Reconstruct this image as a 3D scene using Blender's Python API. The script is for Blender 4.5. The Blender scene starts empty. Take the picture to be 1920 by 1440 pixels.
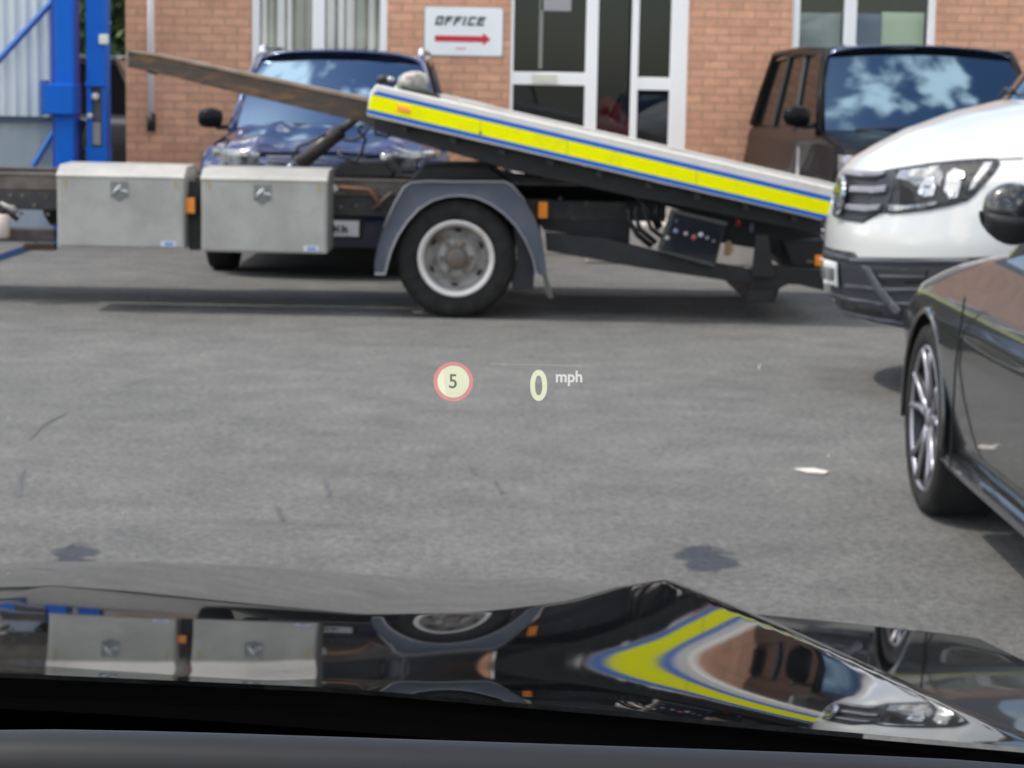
import bpy, bmesh, math, random
from mathutils import Vector, Matrix
from mathutils.bvhtree import BVHTree
random.seed(4)
R = math.radians
S = bpy.context.scene
COL = S.collection
# ---------------------------------------------------------------- camera
F = 4000.0
CAM = Vector((0, 0, 1.45))
PITCH = math.atan(555 / F)
ROT = Matrix.Rotation(R(90) - PITCH, 3, 'X') @ Matrix.Rotation(R(1.1), 3, 'Z')
cd = bpy.data.cameras.new('camera'); cam = bpy.data.objects.new('camera', cd); COL.objects.link(cam)
cam.location = CAM; cam.rotation_euler = ROT.to_euler()
cd.sensor_width = 36; cd.lens = F / 1920 * 36; cd.clip_start = 0.02; cd.clip_end = 800
cd.dof.use_dof = True; cd.dof.focus_distance = 0.85; cd.dof.aperture_fstop = cd.lens / 1.75
S.camera = cam
# ---------------------------------------------------------------- world, sun
SUN_EL, SUN_AZ = 60, -94          # azimuth measured clockwise from +Y
w = bpy.data.worlds.new('World'); S.world = w; w.use_nodes = True
nt = w.node_tree; nt.nodes.clear()
sky = nt.nodes.new('ShaderNodeTexSky'); sky.sky_type = 'NISHITA'; sky.sun_disc = False
sky.sun_elevation = R(SUN_EL); sky.sun_rotation = R(SUN_AZ); sky.dust_density = 1.2
bg = nt.nodes.new('ShaderNodeBackground'); bg.inputs[1].default_value = 0.15
bg2 = nt.nodes.new('ShaderNodeBackground'); bg2.inputs[0].default_value = (1, .95, .885, 1); bg2.inputs[1].default_value = 2.4
tc = nt.nodes.new('ShaderNodeTexCoord'); mp = nt.nodes.new('ShaderNodeMapping'); mp.inputs['Scale'].default_value = (1, 1, 1.3)
mp.inputs['Location'].default_value = (0.3, 0.1, 0.2)
nz = nt.nodes.new('ShaderNodeTexNoise'); nz.inputs['Scale'].default_value = 3.6; nz.inputs['Detail'].default_value = 9; nz.inputs['Roughness'].default_value = .55
cr = nt.nodes.new('ShaderNodeValToRGB'); cr.color_ramp.elements[0].position = .52; cr.color_ramp.elements[1].position = .60
mx = nt.nodes.new('ShaderNodeMixShader'); wo = nt.nodes.new('ShaderNodeOutputWorld')
L = nt.links.new
L(tc.outputs['Generated'], mp.inputs[0]); L(mp.outputs[0], nz.inputs['Vector']); L(nz.outputs['Fac'], cr.inputs[0])
L(sky.outputs[0], bg.inputs[0]); L(cr.outputs[0], mx.inputs[0]); L(bg.outputs[0], mx.inputs[1]); L(bg2.outputs[0], mx.inputs[2]); L(mx.outputs[0], wo.inputs[0])
sd = bpy.data.lights.new('sun', 'SUN'); sd.energy = 2.15; sd.angle = R(1.2); sd.color = (1, .93, .84)
so = bpy.data.objects.new('sun', sd); COL.objects.link(so)
sdir = Vector((math.sin(R(SUN_AZ)) * math.cos(R(SUN_EL)), math.cos(R(SUN_AZ)) * math.cos(R(SUN_EL)), math.sin(R(SUN_EL))))
so.rotation_euler = sdir.to_track_quat('Z', 'Y').to_euler(); so.location = (0, 0, 30)
S.view_settings.view_transform = 'Standard'; S.view_settings.look = 'None'; S.view_settings.exposure = 0.6; S.view_settings.gamma = 1
S.render.resolution_x = 1024; S.render.resolution_y = 768
S.render.engine = 'CYCLES'

# ---------------------------------------------------------------- geometry helpers
def ray(px, py):
    return ROT @ Vector(((px - 960) / F, -(py - 720) / F, -1))
def pp(px, py, Y):
    """world point seen at photo pixel (px,py) lying on the vertical plane y = Y"""
    d = ray(px, py); return CAM + d * (Y / d.y)
def gp(px, py, Z=0.0):
    d = ray(px, py); return CAM + d * ((Z - CAM.z) / d.z)
def px_pts(l, Y): return [pp(a, b, Y) for a, b in l]

class B:
    def __init__(s, M=None): s.v = []; s.f = []; s.M = M
    def add(s, vs, fs):
        o = len(s.v); s.v += [Vector(v) for v in vs]; s.f += [[o + i for i in f] for f in fs]; return s
    def box(s, x0, x1, y0, y1, z0, z1):
        x0, x1 = sorted((x0, x1)); y0, y1 = sorted((y0, y1)); z0, z1 = sorted((z0, z1))
        return s.add([(x0,y0,z0),(x1,y0,z0),(x1,y1,z0),(x0,y1,z0),(x0,y0,z1),(x1,y0,z1),(x1,y1,z1),(x0,y1,z1)],
              [(0,3,2,1),(4,5,6,7),(0,1,5,4),(1,2,6,5),(2,3,7,6),(3,0,4,7)])
    def prism(s, pts, d):
        """closed polygon pts (3D list) extruded by vector d"""
        n = len(pts); d = Vector(d); pts = [Vector(p) for p in pts]
        return s.add(pts + [p + d for p in pts], [list(range(n)), list(range(2*n-1, n-1, -1))] + [(i, i + n, (i+1) % n + n, (i+1) % n) for i in range(n)])
    def pxprism(s, l, Y0, Y1):
        """outline measured in photo pixels at depth Y0, given real thickness up to Y1"""
        return s.prism(px_pts(l, Y0), (0, Y1 - Y0, 0))
    def strip(s, rows, close=False):
        n = len(rows[0]); o = len(s.v)
        for r in rows: s.v += [Vector(p) for p in r]
        for i in range(len(rows) - 1):
            for j in range(n if close else n - 1):
                k = (j + 1) % n
                s.f.append([o + i*n + j, o + i*n + k, o + (i+1)*n + k, o + (i+1)*n + j])
        return s
    def tube(s, pts, r, n=10, cap=True):
        pts = [Vector(p) for p in pts]; rows = []
        rr = r if isinstance(r, (list, tuple)) else [r] * len(pts)
        prev = None
        for i, p in enumerate(pts):
            t = (pts[min(i+1, len(pts)-1)] - pts[max(i-1, 0)]).normalized()
            a = prev if prev else (Vector((0,0,1)) if abs(t.z) < .9 else Vector((1,0,0)))
            u = t.cross(a).normalized(); v_ = u.cross(t).normalized(); prev = v_
            rows.append([p + (u * math.cos(2*math.pi*k/n) + v_ * math.sin(2*math.pi*k/n)) * rr[i] for k in range(n)])
        o = len(s.v); s.strip(rows, True)
        if cap: s.f.append([o + k for k in range(n)]); s.f.append([o + (len(rows)-1)*n + k for k in range(n-1, -1, -1)])
        return s
    def lathe(s, prof, c, ax, n=48):
        """prof: (radius, distance along ax) revolved round the axis ax through c"""
        ax = Vector(ax).normalized(); a = Vector((0,0,1)); u = ax.cross(a).normalized(); v_ = a; c = Vector(c)
        rows = [[c + ax * d + (u * math.cos(2*math.pi*k/n) + v_ * math.sin(2*math.pi*k/n)) * r for k in range(n)] for r, d in prof]
        return s.strip(rows, True)
    def build(s, name, mat, parent=None, smooth=False, bevel=0, subsurf=0, solid=0, auto=None):
        me = bpy.data.meshes.new(name)
        vs = [s.M @ v for v in s.v] if s.M else s.v
        me.from_pydata([tuple(v) for v in vs], [], s.f); me.update()
        bm = bmesh.new(); bm.from_mesh(me); bmesh.ops.recalc_face_normals(bm, faces=bm.faces); bm.to_mesh(me); bm.free()
        o = bpy.data.objects.new(name, me); COL.objects.link(o)
        if mat: me.materials.append(mat)
        if smooth or auto:
            for p in me.polygons: p.use_smooth = True
        if auto:
            bm = bmesh.new(); bm.from_mesh(me)
            for e in bm.edges:
                if len(e.link_faces) == 2 and e.calc_face_angle(0) > R(auto): e.smooth = False
            bm.to_mesh(me); bm.free()
        if solid: m = o.modifiers.new('s', 'SOLIDIFY'); m.thickness = solid; m.offset = -1
        if bevel: m = o.modifiers.new('b', 'BEVEL'); m.width = bevel; m.segments = 2; m.limit_method = 'ANGLE'
        if subsurf: m = o.modifiers.new('u', 'SUBSURF'); m.levels = subsurf; m.render_levels = subsurf
        if parent: setparent(o, parent)
        return o
def setparent(o, parent):
    o.parent = parent
    m = Matrix.Translation(parent.location) @ parent.rotation_euler.to_matrix().to_4x4() if parent.type == 'EMPTY' else Matrix()
    o.matrix_parent_inverse = m.inverted()
def thing(name, label, cat, loc=(0,0,0), group=None):
    o = bpy.data.objects.new(name, None); COL.objects.link(o); o.location = loc; o.empty_display_size = .2
    o['label'] = label; o['category'] = cat
    if group: o['group'] = group
    return o
def tag(o, label, cat, group=None):
    o['label'] = label; o['category'] = cat
    if group: o['group'] = group
    return o
def struct(o, kind='structure'): o['kind'] = kind; return o
def text(s_, name, mat, parent, M, size=1, shear=0, ext=.002, off=0, align='CENTER'):
    c = bpy.data.curves.new(name, 'FONT'); c.body = s_; c.size = size; c.shear = shear; c.extrude = ext; c.align_x = align; c.offset = off
    t = bpy.data.objects.new('t', c); COL.objects.link(t); bpy.context.view_layer.update()
    me = bpy.data.meshes.new_from_object(t.evaluated_get(bpy.context.evaluated_depsgraph_get())); bpy.data.objects.remove(t)
    me.transform(M); me.materials.clear(); me.materials.append(mat)
    o = bpy.data.objects.new(name, me); COL.objects.link(o)
    if parent: setparent(o, parent)
    return o

# ---------------------------------------------------------------- materials
def mat(name, col=(.5,.5,.5), rough=.5, metal=0, coat=0, coatr=.03, spec=.5, noise=None, bump=None, ior=1.5, emit=None):
    """noise = (scale, second colour, lo, hi[, stretch]); bump = (scale, strength)"""
    m = bpy.data.materials.new(name); m.use_nodes = True; t = m.node_tree; p = t.nodes['Principled BSDF']
    p.inputs['Base Color'].default_value = (*col, 1); p.inputs['Roughness'].default_value = rough; p.inputs['Metallic'].default_value = metal
    p.inputs['Coat Weight'].default_value = coat; p.inputs['Coat Roughness'].default_value = coatr; p.inputs['IOR'].default_value = ior
    p.inputs['Specular IOR Level'].default_value = spec
    if emit: p.inputs['Emission Color'].default_value = (*emit[0], 1); p.inputs['Emission Strength'].default_value = emit[1]
    if noise or bump:
        c = t.nodes.new('ShaderNodeTexCoord')
    if noise:
        mpn = t.nodes.new('ShaderNodeMapping'); mpn.inputs['Scale'].default_value = noise[4] if len(noise) > 4 else (1,1,1)
        n = t.nodes.new('ShaderNodeTexNoise'); n.inputs['Scale'].default_value = noise[0]; n.inputs['Detail'].default_value = 8; n.inputs['Roughness'].default_value = .65
        r = t.nodes.new('ShaderNodeValToRGB'); r.color_ramp.elements[0].position = noise[2]; r.color_ramp.elements[1].position = noise[3]
        r.color_ramp.elements[0].color = (*col, 1); r.color_ramp.elements[1].color = (*noise[1], 1)
        t.links.new(c.outputs['Object'], mpn.inputs[0]); t.links.new(mpn.outputs[0], n.inputs['Vector']); t.links.new(n.outputs['Fac'], r.inputs[0]); t.links.new(r.outputs[0], p.inputs['Base Color'])
    if bump:
        n2 = t.nodes.new('ShaderNodeTexNoise'); n2.inputs['Scale'].default_value = bump[0]; n2.inputs['Detail'].default_value = 5
        b = t.nodes.new('ShaderNodeBump'); b.inputs['Strength'].default_value = bump[1]; b.inputs['Distance'].default_value = .01
        t.links.new(c.outputs['Object'], n2.inputs['Vector']); t.links.new(n2.outputs['Fac'], b.inputs['Height']); t.links.new(b.outputs[0], p.inputs['Normal'])
    return m
def brick_mat():
    m = bpy.data.materials.new('brick'); m.use_nodes = True; t = m.node_tree; p = t.nodes['Principled BSDF']; p.inputs['Roughness'].default_value = .9; p.inputs['Specular IOR Level'].default_value = .2
    c = t.nodes.new('ShaderNodeTexCoord'); sp = t.nodes.new('ShaderNodeSeparateXYZ'); ad = t.nodes.new('ShaderNodeMath'); cb = t.nodes.new('ShaderNodeCombineXYZ')
    t.links.new(c.outputs['Object'], sp.inputs[0]); t.links.new(sp.outputs[0], ad.inputs[0]); t.links.new(sp.outputs[1], ad.inputs[1]); t.links.new(ad.outputs[0], cb.inputs[0]); t.links.new(sp.outputs[2], cb.inputs[1])
    b = t.nodes.new('ShaderNodeTexBrick'); b.inputs['Scale'].default_value = 1; b.inputs['Brick Width'].default_value = .237; b.inputs['Row Height'].default_value = .079
    b.inputs['Mortar Size'].default_value = .0075; b.inputs['Mortar Smooth'].default_value = .3; b.inputs['Bias'].default_value = 0
    b.inputs['Color1'].default_value = (.77,.42,.27,1); b.inputs['Color2'].default_value = (.66,.345,.225,1); b.inputs['Mortar'].default_value = (.46,.29,.20,1)
    t.links.new(cb.outputs[0], b.inputs['Vector'])
    n = t.nodes.new('ShaderNodeTexNoise'); n.inputs['Scale'].default_value = 9; n.inputs['Detail'].default_value = 6
    mxn = t.nodes.new('ShaderNodeMix'); mxn.data_type = 'RGBA'; mxn.blend_type = 'MULTIPLY'; mxn.inputs[0].default_value = .6
    r = t.nodes.new('ShaderNodeValToRGB'); r.color_ramp.elements[0].color = (.72,.74,.7,1); r.color_ramp.elements[1].color = (1.1,1.06,1.05,1); r.color_ramp.elements[0].position = .3; r.color_ramp.elements[1].position = .7
    t.links.new(c.outputs['Object'], n.inputs['Vector']); t.links.new(n.outputs['Fac'], r.inputs[0])
    t.links.new(b.outputs['Color'], mxn.inputs[6]); t.links.new(r.outputs[0], mxn.inputs[7]); t.links.new(mxn.outputs[2], p.inputs['Base Color'])
    bp = t.nodes.new('ShaderNodeBump'); bp.invert = True; bp.inputs['Strength'].default_value = .5; bp.inputs['Distance'].default_value = .01
    t.links.new(b.outputs['Fac'], bp.inputs['Height']); t.links.new(bp.outputs[0], p.inputs['Normal'])
    return m
STAINS = []
for x0_, x1_, y0_, y1_ in ((66,206,1022,1068),(1272,1378,1026,1074)):
    a_, b_ = gp(x0_, y1_), gp(x1_, y0_); STAINS.append(((a_.x+b_.x)/2, (a_.y+b_.y)/2, (b_.x-a_.x)/2, (b_.y-a_.y)/2))
def asphalt_mat():
    m = bpy.data.materials.new('asphalt'); m.use_nodes = True; t = m.node_tree; p = t.nodes['Principled BSDF']; p.inputs['Roughness'].default_value = .9; p.inputs['Specular IOR Level'].default_value = .2
    c = t.nodes.new('ShaderNodeTexCoord')
    def noise(sc, det, lo, hi, c0, c1, stretch=(1,1,1), rot=0):
        mpn = t.nodes.new('ShaderNodeMapping'); mpn.inputs['Scale'].default_value = stretch; mpn.inputs['Rotation'].default_value = (0,0,rot)
        n = t.nodes.new('ShaderNodeTexNoise'); n.inputs['Scale'].default_value = sc; n.inputs['Detail'].default_value = det; n.inputs['Roughness'].default_value = .62
        r = t.nodes.new('ShaderNodeValToRGB'); e = r.color_ramp.elements; e[0].position = lo; e[1].position = hi; e[0].color = (*c0,1); e[1].color = (*c1,1)
        t.links.new(c.outputs['Object'], mpn.inputs[0]); t.links.new(mpn.outputs[0], n.inputs['Vector']); t.links.new(n.outputs['Fac'], r.inputs[0]); return r.outputs[0]
    def mul(a, b, f=1):
        q = t.nodes.new('ShaderNodeMix'); q.data_type = 'RGBA'; q.blend_type = 'MULTIPLY'; q.inputs[0].default_value = f
        t.links.new(a, q.inputs[6]); t.links.new(b, q.inputs[7]); return q.outputs[2]
    base = noise(.35, 6, .3, .7, (.130,.129,.127), (.160,.157,.153), (1,1,1))
    base = mul(base, noise(3.2, 9, .28, .72, (.74,.75,.76), (1.14,1.14,1.13)))
    base = mul(base, noise(34, 7, .32, .68, (.62,.62,.62), (1.26,1.26,1.25)))
    base = mul(base, noise(150, 2, .3, .7, (.58,.58,.58), (1.42,1.41,1.38)))
    base = mul(base, noise(1.1, 7, .26, .40, (.72,.73,.75), (1,1,1), (.5,2.2,1), .2))      # dark scuffs
    base = mul(base, noise(2.3, 4, .24, .31, (.62,.64,.66), (1,1,1), (1.2,.5,1), .7))
    base = mul(base, noise(7.5, 6, .27, .36, (.70,.72,.75), (1,1,1), (1,.6,1), .4))
    for (sx, sy, rx, ry) in STAINS:
        mpn = t.nodes.new('ShaderNodeMapping'); mpn.vector_type = 'TEXTURE'; mpn.inputs['Location'].default_value = (sx, sy, 0); mpn.inputs['Scale'].default_value = (rx, ry, 1)
        wn_ = t.nodes.new('ShaderNodeTexNoise'); wn_.inputs['Scale'].default_value = 9; wn_.inputs['Detail'].default_value = 5
        ln = t.nodes.new('ShaderNodeVectorMath'); ln.operation = 'LENGTH'
        ad_ = t.nodes.new('ShaderNodeMath'); ad_.operation = 'MULTIPLY_ADD'; ad_.inputs[1].default_value = 2.4
        r_ = t.nodes.new('ShaderNodeValToRGB'); e = r_.color_ramp.elements; e[0].position = .78/2; e[1].position = 1.02/2; e[0].color = (.37,.41,.50,1); e[1].color = (1,1,1,1)
        hf = t.nodes.new('ShaderNodeMath'); hf.operation = 'MULTIPLY_ADD'; hf.inputs[1].default_value = .5; hf.inputs[2].default_value = -.60
        t.links.new(c.outputs['Object'], mpn.inputs[0]); t.links.new(c.outputs['Object'], wn_.inputs['Vector']); t.links.new(mpn.outputs[0], ln.inputs[0])
        t.links.new(wn_.outputs['Fac'], ad_.inputs[0]); t.links.new(ln.outputs['Value'], ad_.inputs[2]); t.links.new(ad_.outputs[0], hf.inputs[0]); t.links.new(hf.outputs[0], r_.inputs[0])
        base = mul(base, r_.outputs[0])
    t.links.new(base, p.inputs['Base Color'])
    n2 = t.nodes.new('ShaderNodeTexNoise'); n2.inputs['Scale'].default_value = 90; n2.inputs['Detail'].default_value = 5
    b = t.nodes.new('ShaderNodeBump'); b.inputs['Strength'].default_value = .5; b.inputs['Distance'].default_value = .006
    t.links.new(c.outputs['Object'], n2.inputs['Vector']); t.links.new(n2.outputs['Fac'], b.inputs['Height']); t.links.new(b.outputs[0], p.inputs['Normal'])
    return m
def clear_glass(name, tint=(.93,.96,.95), refl=1.0, base_r=.04):
    m = bpy.data.materials.new(name); m.use_nodes = True; t = m.node_tree; t.nodes.clear()
    tr = t.nodes.new('ShaderNodeBsdfTransparent'); tr.inputs[0].default_value = (*tint, 1)
    gl = t.nodes.new('ShaderNodeBsdfGlossy'); gl.inputs['Roughness'].default_value = .005; gl.inputs[0].default_value = (refl, refl, refl, 1)
    lw = t.nodes.new('ShaderNodeLayerWeight'); lw.inputs[0].default_value = .5
    pw = t.nodes.new('ShaderNodeMath'); pw.operation = 'POWER'; pw.inputs[1].default_value = 5; t.links.new(lw.outputs['Facing'], pw.inputs[0])
    fr = t.nodes.new('ShaderNodeMath'); fr.operation = 'MULTIPLY_ADD'; fr.inputs[1].default_value = .9; fr.inputs[2].default_value = base_r; t.links.new(pw.outputs[0], fr.inputs[0])
    ms = t.nodes.new('ShaderNodeMixShader'); o = t.nodes.new('ShaderNodeOutputMaterial')
    t.links.new(fr.outputs[0], ms.inputs[0]); t.links.new(tr.outputs[0], ms.inputs[1]); t.links.new(gl.outputs[0], ms.inputs[2]); t.links.new(ms.outputs[0], o.inputs[0]); return m
def projected(name, col, s):
    m = bpy.data.materials.new(name); m.use_nodes = True; t = m.node_tree; t.nodes.clear()
    tr = t.nodes.new('ShaderNodeBsdfTransparent'); tr.inputs[0].default_value = (.85,.85,.85,1); e = t.nodes.new('ShaderNodeEmission'); e.inputs[0].default_value = (*col,1); e.inputs[1].default_value = s
    a = t.nodes.new('ShaderNodeAddShader'); o = t.nodes.new('ShaderNodeOutputMaterial')
    t.links.new(tr.outputs[0], a.inputs[0]); t.links.new(e.outputs[0], a.inputs[1]); t.links.new(a.outputs[0], o.inputs[0]); return m

M_brick = brick_mat(); M_asph = asphalt_mat()
M_white = mat('white_upvc', (.92,.91,.89), .45)
M_black = mat('black_plastic', (.012,.012,.014), .55)
M_blacksteel = mat('black_steel', (.010,.010,.011), .5, noise=(7,(.022,.020,.019),.45,.7))
M_chassis = mat('dusty_chassis', (.16,.145,.125), .7, noise=(9,(.10,.075,.055),.4,.65))
M_chassisd = mat('dark_chassis', (.035,.034,.035), .6, noise=(12,(.07,.06,.055),.45,.7))
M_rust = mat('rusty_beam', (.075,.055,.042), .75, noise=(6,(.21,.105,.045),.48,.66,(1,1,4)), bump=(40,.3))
M_rusttop = mat('pale_flange', (.33,.25,.19), .7, noise=(8,(.22,.15,.10),.4,.7))  # paler brown for the top flange of the slide beam
M_box = mat('aluminium_box', (.335,.32,.29), .5, .2, noise=(4,(.42,.41,.38),.35,.62), bump=(4,.12))
M_boxtop = mat('box_lid', (.38,.365,.335), .4, .2, noise=(4,(.52,.50,.46),.4,.7))
M_steel = mat('steel', (.45,.45,.45), .3, .8)
M_guard = mat('mudguard_plastic', (.062,.073,.096), .42, noise=(3,(.085,.095,.115),.4,.7))
M_guardlip = mat('mudguard_lip', (.21,.205,.225), .5)
M_tyre = mat('tyre', (.017,.0165,.016), .85, spec=.15, noise=(14,(.032,.031,.029),.4,.7))
M_rim = mat('painted_rim', (.34,.33,.31), .6, .1, noise=(11,(.17,.13,.10),.48,.66))
M_rimlip = mat('rim_lip', (.66,.63,.60), .4, .3, noise=(6,(.45,.28,.16),.6,.72))
M_hub = mat('hub_grease', (.13,.12,.11), .6, .3, noise=(25,(.24,.12,.06),.5,.65))
M_yellow = mat('hivis_yellow', (.97,.94,.0), .5, spec=.05, noise=(7,(.74,.73,.02),.52,.82))
M_blue = mat('stripe_blue', (.012,.13,.58), .4, spec=.2)
M_cream = mat('cream_paint', (.72,.68,.62), .4, noise=(7,(.60,.55,.50),.5,.72))
M_orange = mat('amber_lens', (.85,.26,.02), .2, coat=.6, emit=((1,.3,.02),.12))
M_red = mat('red_button', (.35,.03,.03), .35)
M_gatesheet = mat('galvanised_sheet', (.52,.58,.62), .6, .1, noise=(3,(.64,.67,.67),.3,.7,(4,4,.4)))
M_gateblue = mat('blue_paint', (.0,.12,.56), .5, spec=.2, noise=(4,(.0,.10,.47),.4,.75))
M_gatebrace = mat('blue_brace', (.035,.13,.40), .5, noise=(20,(.20,.20,.18),.6,.75))
M_glass = mat('dark_glass', (.003,.004,.006), .02, spec=.12)
M_cabglass = mat('car_glass', (.10,.155,.21), .05, metal=1); M_cabglass2 = mat('car_glass_bright', (.135,.21,.30), .02, metal=1)
M_sideglass = mat('side_glass', (.005,.005,.006), .04, spec=.12, ior=1.35)
M_bluepaint = mat('blue_car_paint', (.005,.016,.085), .2, .3, coat=1, coatr=.015)
M_bluepaint.node_tree.nodes['Principled BSDF'].inputs['Coat IOR'].default_value = 1.65
M_blackpaint = mat('black_car_paint', (.005,.005,.006), .35, spec=.1, coat=.25, coatr=.02, ior=1.35)
M_blackpaint.node_tree.nodes['Principled BSDF'].inputs['Coat IOR'].default_value = 1.35
M_roofsheen = mat('roof_blue_sheen', (.012,.03,.075), .2, .5, coat=1, coatr=.02)  # black roof with the bluish sky sheen put into its base colour
M_greypaint = mat('dark_grey_car_paint', (.013,.014,.013), .3, .2, coat=1, coatr=.02)
M_whitepaint = mat('white_van_paint', (.545,.55,.54), .3, coat=.8, coatr=.05)
M_silver = mat('chrome', (.75,.76,.78), .12, 1)
M_alloy = mat('machined_alloy', (.32,.31,.34), .38, .8)
M_alloydark = mat('alloy_dark', (.03,.03,.035), .35, .5)
M_bumper = mat('grey_bumper', (.020,.022,.030), .55, bump=(120,.15))
M_bumperl = mat('grey_bumper_light', (.065,.068,.085), .5)
M_lens = mat('headlamp_lens', (.30,.31,.32), .08, .3, coat=1, coatr=.0, noise=(9,(.05,.05,.055),.45,.6))
M_lampdark = mat('lamp_dark', (.02,.022,.024), .1, .2, coat=1, coatr=0)
M_lampbright = mat('lamp_reflector', (.8,.8,.8), .15, .9)
M_plate = mat('plate_white', (.72,.73,.74), .4)
M_ink = mat('plate_ink', (.16,.165,.165), .5)
M_signw = mat('sign_white', (.86,.87,.87), .35)
M_signink = mat('sign_green_black', (.035,.07,.06), .5)
M_signred = mat('sign_red', (.55,.02,.035), .45)
M_blind = mat('blind_slat', (.80,.78,.78), .7)
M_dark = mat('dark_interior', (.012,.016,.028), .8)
M_conc = mat('concrete', (.56,.51,.46), .85, noise=(6,(.46,.42,.38),.4,.7), bump=(40,.3))
M_cowl = mat('cowl_black', (.0012,.0012,.0014), .9, spec=.02)
M_dash = mat('dash_soft', (.007,.008,.011), .55, spec=.3)
M_owncar = mat('own_car_paint', (.0015,.0017,.002), .9, coat=1, coatr=.02, spec=.0)
M_owncar.node_tree.nodes['Principled BSDF'].inputs['Coat IOR'].default_value = 2.3
M_hose = mat('rubber_hose', (.012,.012,.012), .45)
M_leaf = mat('leaf', (.035,.07,.018), .6, noise=(2,(.07,.12,.03),.35,.7))
M_bark = mat('bark', (.10,.075,.05), .9)
M_grass = mat('grass', (.08,.16,.035), .9, noise=(3,(.12,.20,.05),.3,.7))
M_doorglass = clear_glass('door_glass', (.70,.74,.76), 1, .035); M_clear = clear_glass('windscreen_glass', (.97,.985,.98), 1, .003); M_pane = clear_glass('window_glass', (.93,.95,.94))
M_hudy = projected('display_cream', (.80,.82,.52), .50); M_hudr = projected('display_red', (1,.13,.12), .34); M_hudw = projected('display_white', (.9,.9,.85), .40); M_hudl = projected('display_line', (1,1,1), .07)

# ---------------------------------------------------------------- ground
gb = B(); N = 40
gb.add([(-90,-30,0),(90,-30,0),(90,120,0),(-90,120,0)], [(0,1,2,3)])
struct(gb.build('ground', M_asph))
# ragged dark tar stains and a pale scrap on the tarmac
M_tar = mat('tar_patch', (.045,.052,.068), .6, noise=(25,(.085,.092,.10),.35,.7), bump=(70,.5))
def stain(poly, m, h, name='tarmac_patch'):
    out = []
    for i in range(len(poly)):
        a, b = Vector(poly[i]), Vector(poly[(i+1) % len(poly)])
        for k in range(5): q = a.lerp(b, k/5); out.append((q.x + random.uniform(-4, 4), q.y + random.uniform(-1.6, 1.6)))
    P = [gp(x, y, h) for x, y in out]
    return B().add(P, [list(range(len(P)))]).build(name, m)
c = gp(1522, 884)
b = B(); pts = [(1490,880),(1525,879),(1553,885),(1548,889),(1515,887)]
b.prism([gp(x, y, .004) for x, y in pts], (0,0,.004)); tag(b.build('paper_scrap', mat('scrap', (.62,.58,.52), .8)), 'small pale flattened scrap lying on the open tarmac', 'litter')
for (x, y, r_, lab, m_) in [(1423,693,.022,'tiny white pebble on tarmac below the tilted yellow bed', M_signw), (866,1002,.010,'tiny orange chip on the tarmac near the bonnet', M_orange), (17,786,.012,'tiny white pebble on tarmac at far left', M_signw), (231,968,.009,'tiny pale pebble left of centre near the dark patch', M_signw), (1553,857,.010,'tiny pale chip just above the flattened paper scrap', M_signw)]:
    b = B(); p = gp(x, y); b.lathe([(0,.9*r_),(.6*r_,.7*r_),(r_,.2*r_),(r_*.9,0)], p, (0.05,0,1) if False else (0.001,0,1), 7)
    tag(b.build('pebble', m_, None, True), lab, 'pebble', 'pebbles and chips on the tarmac')
# scuffs / tyre scrapes
M_scuff = mat('scuff', (.062,.062,.064), .7, noise=(30,(.11,.11,.11),.45,.6))
for i, l in enumerate([[(230,725),(270,712),(310,702)], [(58,822),(75,800),(122,775)], [(36,930),(36,905),(44,880)], [(610,900),(618,930)], [(928,900),(942,925)], [(520,950),(530,975)], [(880,870),(893,890)]]):
    P = [gp(x, y, .003) for x, y in l]; b = B(); rows = []
    for p in P: rows.append([p + Vector((-.006,-.012,0)), p + Vector((.006,.012,0))])
    struct(b.strip(rows).build('scuff_mark', M_scuff))

# ---------------------------------------------------------------- office building
BY = 20.3
bl = thing('office_building', 'red brick office building with white framed windows and glazed entrance', 'building', (3, BY, 0))
XL = pp(235, 0, BY).x
def bx(px, py=60): return pp(px, py, BY).x
def bz(py, px=960): return pp(px, py, BY).z
wy0, wy1 = BY, BY + .3
win1 = (bx(471), bx(727)); door = (bx(955,150), bx(1289,150)); win2 = (bx(1485), bx(1755))
zs = 1.35; zt = 2.7; ztop = 3.35; zthr = bz(332, 1000)
def wallpiece(x0, x1, z0, z1): wb.add([(x0,BY,z0),(x1,BY,z0),(x1,BY,z1),(x0,BY,z1)], [(0,1,2,3)])
wb = B()
XR = 11.0
edges = [(XL, win1[0], 0, ztop), (win1[0], win1[1], 0, zs), (win1[0], win1[1], zt, ztop), (win1[1], door[0], 0, ztop),
         (door[0], door[1], 0, zthr), (door[0], door[1], zt + .2, ztop), (door[1], win2[0], 0, ztop), (win2[0], win2[1], 0, zs), (win2[0], win2[1], zt, ztop), (win2[1], XR, 0, ztop)]
for e in edges: wallpiece(*e)
for (a, c_, z0, z1) in ((*win1, zs, zt), (*door, zthr, zt + .2), (*win2, zs, zt)):      # reveals
    wb.add([(a,BY,z0),(a,BY+.1,z0),(a,BY+.1,z1),(a,BY,z1)], [(0,1,2,3)]); wb.add([(c_,BY,z0),(c_,BY+.1,z0),(c_,BY+.1,z1),(c_,BY,z1)], [(0,1,2,3)])
    wb.add([(a,BY,z1),(c_,BY,z1),(c_,BY+.1,z1),(a,BY+.1,z1)], [(0,1,2,3)])
    wb.add([(a,BY,z0),(c_,BY,z0),(c_,BY+.1,z0),(a,BY+.1,z0)], [(0,1,2,3)])
wb.add([(XL,BY,0),(XL,BY+8,0),(XL,BY+8,ztop),(XL,BY,ztop)], [(0,1,2,3)]); wb.add([(XR,BY,0),(XR,BY+8,0),(XR,BY+8,ztop),(XR,BY,ztop)], [(0,1,2,3)])
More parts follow.
